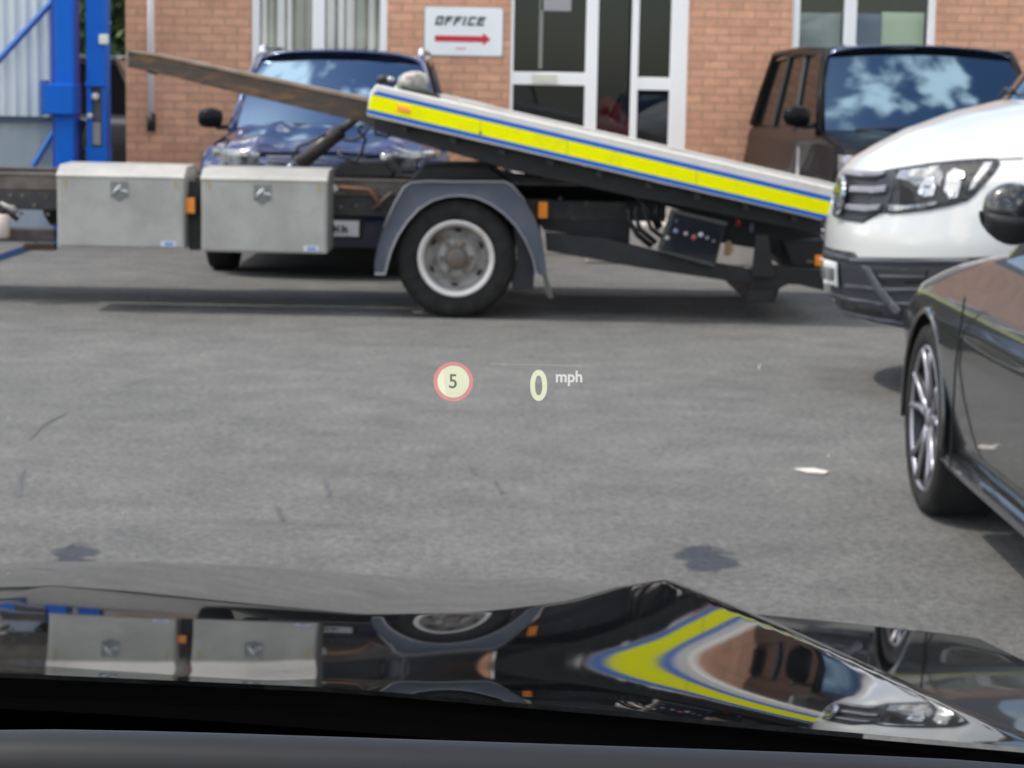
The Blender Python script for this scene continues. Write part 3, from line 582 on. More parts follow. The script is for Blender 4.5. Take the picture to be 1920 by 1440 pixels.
B().tube(px_pts([(1385,408),(1384,424)], TY + .30), .018, 8).build('valve_knob', M_red, tk, True)
B().tube(px_pts([(1410,418),(1409,436)], TY + .30), .014, 8).build('valve_spool', mat('spool', (.12,.12,.18), .4), tk, True)
B().pxprism([(1362,452),(1370,452),(1376,470),(1366,482),(1358,478)], TY + .34, TY + .37).build('tag_plate', mat('tag_wood', (.62,.42,.22), .6), tk)

# pale low concrete kerb by the building seen under the bed
kb = B().box(.6, 2.4, BY - 2.4, BY - 1.51, 0, .34); tag(kb.build('concrete_ramp', M_conc, None, bevel=.02), 'pale concrete ramp against the office step behind the truck hoses', 'ramp')

# ---------------------------------------------------------------- vehicles
def frame(nose, th):
    h = Vector((math.cos(R(th)), math.sin(R(th)), 0)); l = Vector((-h.y, h.x, 0)); m = Matrix.Identity(4)
    for i in range(3): m[i][0] = l[i]; m[i][1] = -h[i]; m[i][3] = nose[i]
    return m
def ringpts(z, f, W, Rr, L, n, nf=22, ns=44):
    half = []
    for i in range(nf + 1):
        a = R(90) * (i / nf); half.append((W * math.sin(a) ** (2/n) if i else 0, f + Rr * (1 - max(math.cos(a), 0) ** (2/n))))
    b0 = f + Rr
    for i in range(1, ns + 1): half.append((W, b0 + (L - b0) * i / ns))
    pts = [(-l, b_) for l, b_ in reversed(half[1:])] + half
    return [Vector((l, b_, z)) for l, b_ in pts]
def body(M, rings, L, wheels, ra, name, m, parent, n=2.8, auto=38, nf=22, ns=44):
    """nested horizontal outlines stacked from sill to bonnet; wheels = axle distances behind the nose"""
    zc = .34; b = B(M); rows = []
    rings2 = []
    for i in range(len(rings) - 1):
        for k in range(3):
            t = k / 3; t2 = t; rings2.append(tuple(rings[i][q] + (rings[i+1][q] - rings[i][q]) * t2 for q in range(4)))
    rings2.append(rings[-1])
    for z, f, W, Rr in rings2:
        row = ringpts(z, f, W, Rr, L, n, nf, ns)
        for p in row:
            if abs(p.x) > .55 * W:
                for wb_ in wheels:
                    d = ra*ra - (p.y - wb_)**2
                    if d > 0: p.z = max(p.z, zc + math.sqrt(d))
        rows.append(row)
    b.strip(rows)
    zf = rings[0][0] + .02; fl = [Vector((p.x*.985, p.y + .01, zf)) for p in rows[0]]; kf = len(fl)
    b.add(fl, [(j, j + 1, kf - 2 - j, kf - 1 - j) for j in range(kf // 2) if not any(abs(fl[j].y - q_) < ra for q_ in wheels)])
    o = len(b.v); top = rows[-1]; k = len(top)                       # close the top and the tail
    b.add(top, [(j, j + 1, k - 2 - j, k - 1 - j) for j in range(k // 2)])
    b.add([r[0] for r in rows] + [r[-1] for r in rows], [(j, j + 1, len(rows) + j + 1, len(rows) + j) for j in range(len(rows) - 1)])
    return b.build(name, m, parent, auto=auto)
def simple_wheel(M, l, bk, parent, r=.34, wid=.22, sgn=1, rimm=None):
    c = M @ Vector((l, bk, r)); ax = (M.to_3x3() @ Vector((-sgn, 0, 0)))
    o = B().lathe([(r*.64,.0),(r*.80,-.006),(r*.95,.008),(r,.04),(r,wid-.04),(r*.95,wid),(r*.6,wid)], c, ax, 48).build('wheel', M_tyre, parent, True)
    q = B().lathe([(r*.66,.002),(r*.63,-.002),(r*.60,.02),(r*.58,.10)], c, ax, 40)
    u = ax.normalized().cross(Vector((0,0,1))).normalized(); zv = Vector((0,0,1))
    for k in range(5):
        for s_ in (-.16, .16):
            a = 2*math.pi*k/5 + s_; e = u*math.cos(a) + zv*math.sin(a); a2 = 2*math.pi*k/5; e2 = u*math.cos(a2) + zv*math.sin(a2)
            q.tube([c + ax*.02 + e2*r*.08, c + ax*.012 + e*r*.61], [.018, .013], 6)
    q.lathe([(0,.005),(.05,.008),(.06,.03)], c, ax, 20); q.build('rim', rimm or M_alloy, o, auto=40)
    B().lathe([(0,.09),(r*.6,.09)], c, ax, 30).build('brake_disc', M_alloydark, o)
    return o
def greenhouse(M, d, parent, paint, ws_mat, side=True, rails=False):
    bw, tw, b0, b1, b2, b3, z0, z1, bulge = d
    def wsp(u, t): w_ = bw + (tw - bw)*t; return Vector((w_*u, b0 + (b1-b0)*t + bulge*u*u*(1 - .35*t) - .035*math.sin(math.pi*t), z0 + (z1-z0)*t + .035*t*(1-u*u) ))
    n = 16
    B(M).strip([[wsp(-1 + 2*j/n, i/8) for j in range(n+1)] for i in range(9)]).build('windscreen', ws_mat, parent, True)
    # frit band and wipers
    for u0 in (-.72, .05):
        B(M).tube([wsp(u0, .015) + Vector((0,-.02,.012)), wsp(u0 + .33, .06) + Vector((0,-.02,.012)), wsp(u0 + .62, .045) + Vector((0,-.02,.012))], .008, 5).build('wiper', M_black, parent)
    # roof
    rows = []
    for i in range(11):
        t = i/10; bb = b1 - .05 + (b2 - b1 + .05)*t; zz = z1 + .02 + .03*math.sin(math.pi*min(1, t*1.1)) - .06*max(0, t-.7)
        rows.append([Vector(((tw + .03)*u, bb + bulge*.65*u*u*(1-t), zz + .045*(1 - u*u) - (.05*abs(u)**8))) for u in [-1 + 2*j/14 for j in range(15)]])
    B(M).strip(rows).build('roof', {'black_car_paint': M_roofsheen, 'dark_grey_car_paint': M_greypaint}.get(paint.name, paint), parent, True, solid=.02)
    for s_ in (-1, 1):
        A0, A1 = wsp(s_, 0), wsp(s_, 1); C1 = Vector((s_*tw, b2, z1)); C0 = Vector((s_*bw, b3, z0))
        B(M).tube([A0 + Vector((s_*.0,.0,-.02)), A0.lerp(A1,.5) + Vector((s_*.015,-.0,.01)), A1, A1.lerp(C1,.5) + Vector((s_*.012,0,.02)), C1, C0.lerp(C1,.5) + Vector((0,.03,0)), C0], [.045,.036,.04,.035,.04,.045,.05], 8).build('pillar', paint, parent, True)
        B(M).strip([[A0.lerp(A1, t).lerp(C0.lerp(C1, t), k/6) + Vector((s_*(-.012), 0, 0)) for k in range(7)] for t in (0,.5,1)]).build('side_window', M_sideglass, parent, True)
        for q in (.36, .68):
            a, c_ = A0.lerp(C0, q), A1.lerp(C1, q); B(M).tube([a, c_], .022, 6).build('window_pillar', M_black, parent)
        if rails: B(M).tube([A1 + Vector((0,.05,.03)), A1 + Vector((0,.12,.085)), C1 + Vector((0,-.25,.085)), C1 + Vector((0,-.15,.03))], .022, 8).build('roof_rail', M_silver, parent, True)
    B(M).strip([[Vector((bw*u, b3, z0)) for u in (-1,1)], [Vector((tw*u, b2, z1)) for u in (-1,1)]]).build('rear_window', M_sideglass, parent)
def mirror(M, l, bk, z, parent, paint, s_=1, sc=1):
    b = B(M); rows = []
    for i in range(7):
        t = i/6; r_ = math.sin(math.pi*(.12 + .76*t))**.5
        rows.append([Vector((l + s_*(.02 + .20*t)*sc, bk + .055*math.cos(a)*r_*sc + (-.045 if math.cos(a) < 0 else .01)*r_*sc, z + .085*math.sin(a)*r_*sc)) for a in [2*math.pi*k/12 for k in range(12)]])
    b.strip(rows, True); o = len(b.v); b.f.append([o - 12 + k for k in range(12)]); b.f.append([k for k in range(12)])
    m_ = b.build('door_mirror', paint, parent, True, subsurf=1)
    B(M).tube([(l - s_*.06, bk + .01, z - .07), (l + s_*.08*sc, bk, z - .075*sc)], .02, 8).build('mirror_arm', M_black, m_, True)
    return m_
def bvh(*obs):
    vs, fs = [], []
    for o in obs:
        k = len(vs); vs += [v.co.copy() for v in o.data.vertices]; fs += [[k + i for i in p.vertices] for p in o.data.polygons]
    return BVHTree.FromPolygons(vs, fs)
def decal(name, poly, tree, m, off, parent, thick=.006, step=7, mirrorM=None):
    """panel whose outline is measured on the photo, fitted onto the real curved surface"""
    bm = bmesh.new(); bm.faces.new([bm.verts.new((x, y, 0)) for x, y in poly]); bmesh.ops.triangulate(bm, faces=bm.faces[:])
    xs = [p[0] for p in poly]; ys = [p[1] for p in poly]
    for axis, a, c_ in ((0, min(xs), max(xs)), (1, min(ys), max(ys))):
        k = a + step/2
        while k < c_:
            co = [0,0,0]; no = [0,0,0]; co[axis] = k; no[axis] = 1
            bmesh.ops.bisect_plane(bm, geom=bm.verts[:] + bm.edges[:] + bm.faces[:], plane_co=co, plane_no=no); k += step
    dead = []
    for v in bm.verts:
        d = ray(v.co.x, v.co.y).normalized(); hit = tree.ray_cast(CAM, d)
        if hit[0] is None: dead.append(v); continue
        nrm = hit[1] if hit[1].dot(d) < 0 else -hit[1]
        v.co = hit[0] + nrm * off
    if dead: bmesh.ops.delete(bm, geom=dead, context='VERTS')
    if mirrorM:
        inv = mirrorM.inverted(); g = bmesh.ops.duplicate(bm, geom=bm.verts[:] + bm.edges[:] + bm.faces[:])
        for e in g['geom']:
            if isinstance(e, bmesh.types.BMVert): q = inv @ e.co; q.x = -q.x; e.co = mirrorM @ q
    for f_ in bm.faces:
        f_.smooth = True
    bmesh.ops.recalc_face_normals(bm, faces=bm.faces)
    ref = sum((f_.normal.dot(CAM - f_.calc_center_median()) * f_.calc_area() for f_ in bm.faces))
    if ref < 0: bmesh.ops.reverse_faces(bm, faces=bm.faces)
    me = bpy.data.meshes.new(name); bm.to_mesh(me); bm.free(); me.materials.append(m)
    o = bpy.data.objects.new(name, me); COL.objects.link(o); setparent(o, parent)
    if thick: md = o.modifiers.new('s', 'SOLIDIFY'); md.thickness = thick; md.offset = 0
    return o

# --- blue estate 4x4 parked nose-out behind the truck
D_ = 16.0; cx = (pp(602, 250, D_)).x
Mb = frame((cx, D_ - .1, 0), -90)
bc = thing('blue_car', 'dark blue four by four parked nose outward behind the truck ramp', 'car', (cx, D_ + 2, 0))
bb_ = body(Mb, [(.24,.10,.90,.40),(.45,.0,.955,.5),(.70,.02,.965,.5),(.86,.06,.955,.55),(.95,.16,.93,.62),(1.005,.30,.89,.70),(1.05,.55,.84,.75),(1.09,.85,.80,.6),(1.115,1.02,.78,.5)], 4.15, (.82, 3.45), .38, 'body', M_bluepaint, bc, n=3.0)
greenhouse(Mb, (.80,.655,1.00,1.72,3.6,4.1,1.09,1.665,.16), bc, M_bluepaint, M_cabglass2, rails=True)
for s_ in (-1, 1):
    mirror(Mb, s_*.86, 1.20, 1.17, bc, M_blackpaint, s_)
    simple_wheel(Mb, s_*.93, .82, bc, sgn=s_); simple_wheel(Mb, s_*.93, 3.45, bc, sgn=s_)
tb = bvh(bb_)
rows = []
for i in range(31):
    bq = .14 + .92*i/30; row = []
    for j in range(49):
        l_ = -.74 + 1.48*j/48; q_ = Mb @ Vector((l_, bq, 2)); h_ = tb.ray_cast(q_, Vector((0,0,-1)))
        zz = h_[0].z if h_[0] else .9
        e_ = min(1, (.74 - abs(l_))/.06)*min(1, (bq - .13)/.06)
        rows_z = zz + .006 + e_*(.030*math.exp(-((abs(l_) - .47 + .10*(bq-.5))/.10)**2) + .016*math.exp(-(l_/.16)**2) - .010*math.exp(-((abs(l_)-.27)/.08)**2) + .008*math.sin(bq*9 + l_*2))
        row.append(Vector((l_, bq, rows_z)))
    rows.append(row)
B(Mb).strip(rows).build('bonnet', M_bluepaint, bc, True, solid=.01)
B(Mb).strip([[Vector((u*.74, .04 + .30*abs(u)**3, z)) for u in [-1 + k/6 for k in range(13)]] for z in (.52,.62,.74,.80)]).build('lower_grille', M_black, bc, solid=.02)
gr = B(Mb)
for z in (.80,.835,.87,.905): gr.strip([[Vector((u*.40, .025 + .06*abs(u)**2, z_)) for u in [-1 + k/6 for k in range(13)]] for z_ in (z, z+.014)])
gr.build('grille', M_silver, bc, solid=.01)
for s_ in (-1, 1):
    B(Mb).strip([[Vector((s_*(.45 + .42*u), .04 + .36*u**2.2 - .012, z + .03*u)) for u in [k/8 for k in range(9)]] for z in (.80,.84,.90,.945)]).build('headlamp', M_lens, bc, True, solid=.01)
B(Mb).strip([[Vector((u, -.045, z)) for u in (-.30,.33)] for z in (.32,.47)]).build('front_plate_holder', M_black, bc, solid=.02)
np_ = B(Mb).strip([[Vector((u, -.058, z)) for u in (-.27,.30)] for z in (.335,.45)]).build('number_plate', M_plate, bc, solid=.004)
gl = B(Mb)
for k, ww in enumerate((.045,.05,.04,.05,.05,.045,.04)): u = -.21 + k*.062 + (.01 if k > 3 else 0); gl.box(u, u + .012, -.0635, -.059, .36, .42); gl.box(u + ww*.7, u + ww*.7 + .010, -.0635, -.059, .36, .405 + .015*(k % 2)); gl.box(u, u + ww*.8, -.0637, -.0592, .385, .397)
gl.build('plate_characters', M_black, np_)

# --- black upright 4x4 at right
D2 = 15.9; nx = pp(1840, 250, D2).x
Mk = frame((nx - .05, D2, 0), -90 + 4)
bk = thing('black_car', 'tall black four by four parked behind the white van', 'car', (nx, D2 + 2, 0))
kb_ = body(Mk, [(.30,.12,.90,.30),(.50,.0,.955,.34),(.78,.01,.995,.36),(.98,.06,.955,.42),(1.07,.16,.95,.48),(1.11,.42,.93,.5),(1.15,.85,.90,.5),(1.17,1.10,.88,.4)], 4.15, (.86, 3.45), .41, 'body', M_blackpaint, bk, n=4.0)
greenhouse(Mk, (.90,.76,1.05,1.66,3.9,4.12,1.15,1.79,.14), bk, M_blackpaint, M_cabglass)
for s_ in (-1, 1):
    mirror(Mk, s_*.95, 1.28, 1.27, bk, M_blackpaint, s_, 1.1)
    simple_wheel(Mk, s_*.96, .86, bk, sgn=s_, r=.37); simple_wheel(Mk, s_*.96, 3.45, bk, sgn=s_, r=.37)
    B(Mk).strip([[Vector((s_*(.56 + .40*u), .01 + .22*u**3 - .012, z)) for u in [k/8 for k in range(9)]] for z in (.88,.93,1.00)]).build('headlamp', M_lens, bk, True, solid=.01)
    B(Mk).strip([[Vector((s_*1.002, q, z)) for q in (1.45,1.56)] for z in (.78,1.02)]).build('side_vent', M_silver, bk, solid=.008)
B(Mk).strip([[Vector((u*.52, -.012 + .03*u*u, z)) for u in [-1 + k/6 for k in range(13)]] for z in (.78,.99)]).build('grille', M_black, bk, solid=.02)
B(Mk).strip([[Vector((u, .0, z)) for u in (-.26,.26)] for z in (.52,.63)]).build('number_plate', M_plate, bk, solid=.02)
tkk = bvh(kb_)
for s_ in (1, -1):
    for q0, q1 in ((1.30, 3.02),):
        B(Mk).strip([[Vector((s_*w_, q, z)) for q in (q0, q1)] for w_, z in ((.925,.36),(.985,.42),(1.012,.60),(1.004,.70))]).build('added_side_panel', M_blackpaint, bk, auto=60)  # added panel, keeps the lower side black instead of reflecting brick

for s_ in (1, -1):
    B(Mk).tube([(s_*.985, 1.72, .50), (s_*1.0, 1.74, .8), (s_*.975, 1.76, 1.02)], .004, 4).build('door_seam', M_alloydark, bk)
    B(Mk).box(s_*.99, s_*1.012, 1.3, 3.1, .30, .40).build('side_step', mat('sill_grey', (.12,.11,.11), .5), bk, bevel=.01)
B(Mk).box(-.32, .02, 1.33, 1.36, 1.42, 1.47).build('sun_strip', mat('screen_note', (.10,.22,.22), .5), bk) if False else None

# --- white panel van, nose to the left
V_n = pp(1575, 420, 10.62); Mv = frame((V_n.x - .03, V_n.y, 0), 180 + 6)
vn = thing('white_van', 'large white panel van with black bumper nosing in from the right', 'van', (V_n.x + 2, V_n.y, 0))
vb = body(Mv, [(.35,.10,.90,.62),(.42,.045,.955,.72),(.62,.0,.985,.80),(.78,.0,.995,.80),(.95,.03,.995,.82),(1.06,.06,.99,.85),(1.13,.12,.975,.88),(1.20,.23,.955,.90),(1.28,.38,.935,.88),(1.37,.62,.905,.80),(1.43,.86,.885,.66),(1.465,1.02,.87,.5)], 5.9, (1.08, 4.7), .40, 'body', M_whitepaint, vn, n=2.1, auto=60)
greenhouse(Mv, (.88,.74,.90,1.66,2.6,2.7,1.435,2.25,.26), vn, M_whitepaint, M_cabglass)
b = B(Mv); b.box(-.98, .98, 2.62, 5.88, 1.3, 2.55); b.build('load_body', M_whitepaint, vn, bevel=.12)
b = B(Mv); b.strip([[Vector((u*.76, 1.75 + .15*u*u, 2.27)) for u in [-1 + k/6 for k in range(13)]], [Vector((u*.88, 2.62, 2.55)) for u in [-1 + k/6 for k in range(13)]]]).build('cab_roof', M_whitepaint, vn, True, solid=.03)
for s_ in (-1, 1): simple_wheel(Mv, s_*.96, 1.08, vn, sgn=s_); simple_wheel(Mv, s_*.96, 4.7, vn, sgn=s_)
mirror(Mv, .98, 1.55, 1.62, vn, M_black, 1, 1.5); mirror(Mv, -.98, 1.55, 1.62, vn, M_black, -1, 1.5)
tv = bvh(vb)
decal('lower_bumper', [(1537,455),(1560,466),(1602,473),(1609,482),(1700,483),(1800,483),(1918,478),(1918,600),(1700,614),(1640,603),(1600,592),(1560,580),(1541,568),(1536,520)], tv, M_bumper, .004, vn, .008)
decal('bumper_slot', [(1543,460),(1562,467),(1600,475),(1604,481),(1606,484),(1575,480),(1544,470)], tv, M_black, .009, vn, .003)
decal('bumper_rail', [(1539,465),(1560,472),(1600,483),(1700,486),(1820,485),(1820,492),(1700,494),(1600,490),(1560,480),(1538,472)], tv, M_bumperl, .012, vn, .010)
decal('air_slot', [(1628,500),(1700,504),(1740,502),(1742,508),(1735,530),(1665,533),(1645,520)], tv, M_black, .009, vn, .003)
decal('bumper_rail', [(1650,514),(1738,517),(1738,522),(1654,520)], tv, M_bumperl, .012, vn, .006)
decal('bumper_rail', [(1588,532),(1660,539),(1740,540),(1740,547),(1660,546),(1588,538)], tv, M_bumperl, .010, vn, .006)
decal('bumper_rail', [(1540,540),(1590,556),(1650,566),(1720,566),(1720,571),(1650,572),(1590,562),(1540,546)], tv, M_bumperl, .010, vn, .006)
decal('bumper_rail', [(1539,561),(1560,573),(1600,584),(1650,594),(1700,602),(1700,609),(1650,601),(1600,591),(1558,580),(1540,568)], tv, M_bumperl, .012, vn, .010)
decal('bumper_strut', [(1622,498),(1634,500),(1660,540),(1694,580),(1690,588),(1682,587),(1650,548)], tv, M_bumperl, .016, vn, .012)
decal('lower_slot', [(1545,548),(1585,562),(1586,574),(1560,568),(1544,559)], tv, M_black, .008, vn, .003)
decal('lower_slot', [(1594,565),(1650,575),(1655,588),(1600,580)], tv, M_black, .008, vn, .003)
pl = decal('number_plate', [(1543,483),(1577,493),(1579,536),(1544,526)], tv, M_plate, .022, vn, .008)
for k, (x, a) in enumerate([(1551,494),(1556,496),(1562,498),(1567,499),(1571,500)]):
    decal('plate_character', [(x,a),(x+2.6,a+.7),(x+2.8,a+25),(x+.2,a+24.3)], tv, M_ink, .029, pl, .002)
gv = decal('grille', [(1575,352),(1592,319),(1615,322),(1650,322),(1684,317),(1676,352),(1664,399),(1650,401),(1628,412),(1618,418),(1580,412),(1563,404),(1568,380)], tv, M_bumper, .004, vn, .008)
for l in [[(1586,324),(1630,327),(1664,326),(1662,333),(1628,334),(1585,330)], [(1602,351),(1650,352),(1668,350),(1666,362),(1646,365),(1600,362)], [(1596,384),(1636,386),(1658,385),(1656,394),(1632,399),(1592,394)]]:
    decal('grille_bar', l, tv, mat('grille_bar', (.20,.195,.225), .4), .020, gv, .016)
for l in [[(1584,332),(1648,336),(1647,341),(1600,339),(1584,336)], [(1606,345),(1643,347),(1641,350),(1606,348)], [(1600,369),(1634,371),(1632,374),(1599,372)], [(1597,379),(1632,380),(1631,383),(1596,382)]]:
    decal('grille_gap', l, tv, M_black, .0095, gv, .003)
# round chrome badge: ring with letter strokes
def badge_point(u, v_): # u right-hand lateral, v up in metres around badge centre on the nose
    q = Vector((BLat + u, 0, BZ + v_)); return q
hit = tv.ray_cast(CAM, ray(1586, 366).normalized()); q = Mv.inverted() @ hit[0]; BC = Vector((q.x, q.y - .03, q.z))
b = B(Mv); ring = []
def bp3(a, r_, d=0): return Vector((BC.x + math.cos(a)*r_, BC.y - d + .10*math.sin(a)*r_*1.2, BC.z + math.sin(a)*r_))
b.strip([[bp3(2*math.pi*k/32, r_, d) for k in range(32)] for r_, d in ((.094,.0),(.092,.016),(.080,.018),(.078,.008))], True)
def bstroke(p0, p1, w_=.008):
    d0 = Vector((p1[0]-p0[0], p1[1]-p0[1])).normalized(); nn = Vector((-d0.y, d0.x))*w_
    P = [Vector((BC.x + x, BC.y - .006 + .12*z, BC.z + z)) for x, z in ((p0[0]+nn.x,p0[1]+nn.y),(p1[0]+nn.x,p1[1]+nn.y),(p1[0]-nn.x,p1[1]-nn.y),(p0[0]-nn.x,p0[1]-nn.y))]
    b.prism(P, (0,-.010,0))
for a, c_ in [((-.036,.066),(-.008,.012)),((.036,.066),(.008,.012)),((-.066,.036),(-.032,-.062)),((.066,.036),(.032,-.062)),((-.032,-.062),(-.004,.0)),((.032,-.062),(.004,.0))]: bstroke(a, c_)
bd = b.build('badge', M_silver, vn, auto=40)
B(Mv).add([bp3(2*math.pi*k/32, .08, .004) for k in range(32)], [list(range(32))]).build('badge_disc', mat('badge_disc', (.05,.055,.06), .2, .3), bd)
# headlamp
hl_out = [(1684,318),(1740,309),(1800,303),(1850,300),(1870,302),(1873,308),(1862,325),(1845,342),(1828,362),(1815,374),(1790,382),(1740,392),(1690,398),(1666,399),(1672,372),(1678,345)]
hl = decal('headlamp', hl_out, tv, M_lampdark, .004, vn, .006, step=6)
decal('lamp_edge', [(1684,318),(1740,309),(1800,303),(1850,299.5),(1871,301),(1875,307),(1863,326),(1846,344),(1829,364),(1815,376),(1790,384),(1740,394),(1690,400),(1666,401),(1668,397),(1690,395.5),(1740,389.5),(1789,379.5),(1812,372),(1826,360),(1843,340),(1860,323),(1869,308),(1866,304),(1850,302.5),(1800,306),(1740,312),(1686,321)], tv, M_black, .008, hl, .004)
decal('reflector', [(1690,322),(1762,312),(1770,330),(1768,352),(1745,345),(1720,350),(1700,338),(1682,336)], tv, M_lens, .009, hl, .003, step=5)
decal('reflector', [(1727,352),(1738,336),(1752,334),(1757,352),(1752,368),(1735,372),(1728,366)], tv, mat('lens_mid', (.45,.46,.48), .15, .3, coat=1), .012, hl, .006, step=4)
decal('reflector', [(1778,328),(1792,318),(1806,324),(1803,350),(1797,372),(1782,374),(1772,358)], tv, mat('lens_mid2', (.36,.37,.38), .15, .4, coat=1), .012, hl, .006, step=4)
decal('bulb', [(1794,327),(1812,326),(1811,338),(1796,340)], tv, M_lampbright, .017, hl, .004, step=4)
for (x, y) in ((1731,362),(1787,364)):
    decal('bulb', [(x+5*math.cos(k*.785), y+6*math.sin(k*.785)) for k in range(8)], tv, M_lampbright, .019, hl, .004, step=4)
decal('daylight_strip', [(1668,384),(1700,386),(1740,382),(1760,378),(1760,384),(1740,390),(1690,396),(1668,397)], tv, M_lens, .010, hl, .003, step=5)
decal('indicator_lens', [(1822,345),(1840,318),(1846,308),(1862,306),(1856,318),(1840,338),(1826,354),(1818,360)], tv, mat('ind_lens', (.42,.42,.43), .15, coat=1), .010, hl, .003, step=5)
decal('bonnet_seam', [(1574,352),(1590,318),(1614,320.5),(1650,320.5),(1684,315.5),(1740,307),(1800,300.5),(1850,297),(1876,298),(1918,296),(1918,298.5),(1876,300),(1850,298.6),(1800,302),(1740,308.5),(1684,317.2),(1650,322),(1614,322),(1591,320),(1576,353)], tv, mat('seam', (.10,.12,.10), .6), .002, vn, .003, step=6)

# --- dark grey saloon at the right edge, facing away
nY = 8.28; Mg = frame((2.36, nY, 0), 90)
gc = thing('dark_grey_car', 'glossy dark grey saloon with slim alloy wheel at right edge', 'car', (2.36, 6, 0))
AX = nY - 7.36
gbd = body(Mg, [(.235,.18,.86,.6),(.28,.10,.885,.62),(.36,.05,.905,.64),(.50,.03,.925,.66),(.60,.03,.935,.66),(.70,.05,.93,.68),(.78,.14,.905,.72),(.835,.32,.87,.74),(.87,.50,.85,.70),(.925,.90,.82,.6),(.972,1.35,.78,.4)], 4.7, (AX, AX + 2.87), .368, 'body', M_greypaint, gc, n=2.8, auto=50, nf=60, ns=150)
greenhouse(Mg, (.76,.58,1.40,2.15,3.5,4.3,.96,1.41,.15), gc, M_greypaint, M_cabglass)
tg = bvh(gbd)
# raised belt under the windows
for s_ in (-1, 1):
    B(Mg).prism([Vector((s_*.87, q, z)) for q, z in ((AX+.38,.228),(AX+.38,.282),(AX+2.5,.282),(AX+2.5,.228))], (s_*.055,0,0)).build('sill', M_greypaint, gc, bevel=.02)
    B(Mg).tube([(s_*.938, AX + .56, .26), (s_*.941, AX + .58, .6), (s_*.93, AX + .62, .82)], .0035, 4).build('door_seam', M_alloydark, gc)
    B(Mg).tube([(s_*.935, AX+.40, .262), (s_*.94, AX+1.4, .262), (s_*.935, AX+2.4, .262)], .004, 4).build('door_seam', M_alloydark, gc)
    # wheel arch lip
    arc = [Vector((s_*.925, AX + math.cos(R(a))*.372, .34 + math.sin(R(a))*.372)) for a in range(-8, 189, 7)]
    B(Mg).tube(arc, .012, 6).build('arch_lip', M_greypaint, gc, True)
    B(Mg).strip([[Vector((s_*(.92 - d), AX + math.cos(R(a))*.368, .34 + math.sin(R(a))*.368)) for a in range(-20, 201, 8)] for d in (0,.28)]).build('arch_liner', M_black, gc)
def alloy(l, bq, s_):
    r = .335; c = Mg @ Vector((l, bq, r)); ax = Mg.to_3x3() @ Vector((-s_, 0, 0)); u = ax.cross(Vector((0,0,1))); zv = Vector((0,0,1))
    o = B().lathe([(.255,.01),(.27,.0),(.30,-.006),(.325,.006),(r,.03),(r,.21),(.32,.235),(.25,.235)], c, ax, 72).build('wheel', M_tyre, gc, True)
    B().lathe([(.258,.008),(.252,.002),(.246,.002),(.241,.012)], c, ax, 72).build('rim', M_alloy, o, True)
    B().lathe([(.241,.012),(.228,.06),(.224,.20)], c, ax, 72).build('rim_barrel', M_alloydark, o, True)
    B().lathe([(0,.12),(.15,.12),(.15,.13),(.235,.14)], c, ax, 48).build('brake_disc', M_alloydark, o)
    q = B(); dk_ = B()
    for k in range(5):
        a0 = 2*math.pi*k/5 + .32
        for s2 in (-1, 1):
            pts = []
            for t in (0,.35,.7,1):
                a = a0 + s2*(.10 + .16*t); rr = .045 + .200*t; e = u*math.cos(a) + zv*math.sin(a); pts.append(c + e*rr + ax*(.030 - .022*t))
            q.tube(pts, [.020,.014,.011,.013], 6)
            dk_.tube([p + ax*.020 for p in pts], [.030,.024,.020,.020], 6)
    q.build('spoke', M_alloy, o, True); dk_.build('spoke_back', M_alloydark, o, True)
    B().lathe([(0,.012),(.030,.014),(.036,.024),(.06,.04)], c, ax, 24).build('centre_cap', M_alloy, o, True)
for s_ in (1, -1): alloy(s_*.925, AX, s_); alloy(s_*.925, AX + 2.87, s_)
mm = pp(1893, 400, 6.1)
q = Mg.inverted() @ mm
b = B(Mg); rows = []
for i in range(9):
    t = i/8; rr = math.sin(math.pi*(.10 + .82*t))**.55
    rows.append([Vector((.86 + .16*t, q.y + (.055 if math.cos(a) > 0 else .13)*math.cos(a)*rr, q.z + .086*math.sin(a)*rr + .01*t)) for a in [2*math.pi*k/16 for k in range(16)]])
b.strip(rows, True); b.f.append(list(range(16))); b.f.append([len(rows)*16 - 16 + k for k in range(16)])
mo = b.build('door_mirror', M_greypaint, gc, True, subsurf=1)
B(Mg).strip([[Vector((.862 + .163*t, q.y + (.059 if math.cos(a) > 0 else .134)*math.cos(a)*math.sin(math.pi*(.10+.82*t))**.55, q.z - .004 + .092*math.sin(a)*math.sin(math.pi*(.10+.82*t))**.55 + .01*t)) for a in [math.pi*(1.03 + .94*k/10) for k in range(11)]] for t in [i/8 for i in range(9)]]).build('mirror_base', M_black, mo, True, solid=.004)
B(Mg).tube([(.80, q.y, q.z - .05), (.92, q.y, q.z - .06)], .025, 8).build('mirror_arm', M_black, mo, True)
mirror(Mg, -.86, q.y, q.z, gc, M_greypaint, -1)

# --- left background: blue gate frame, sheeted gate, grey pickup, white van, trees
GYy = 18.9
gt = thing('sheeted_gate', 'corrugated galvanised gate with blue diagonal braces left of the blue posts', 'gate', pp(40,200,GYy + .25))
x0, x1 = pp(-330, 100, GYy + .25).x, pp(99, 100, GYy + .25).x; Yg = GYy + .25
b = B(); k = int((x1 - x0)/.025); zm = pp(40,222,Yg).z
rowsx = [(x0 + i*.025, Yg + (.0, .018, .018, 0)[i % 4]) for i in range(k + 1)]
b.strip([[(x, y, zm) for x, y in rowsx], [(x, y, 3.6) for x, y in rowsx]]); b.build('upper_sheet', M_gatesheet, gt)
b = B(); rowsx = [(x0 + i*.0125, Yg - .03 + (.0, .03)[i % 2]) for i in range(2*k + 1)]
b.strip([[(x, y, .1) for x, y in rowsx], [(x, y, zm) for x, y in rowsx]]); b.build('lower_sheet', M_gatesheet, gt)
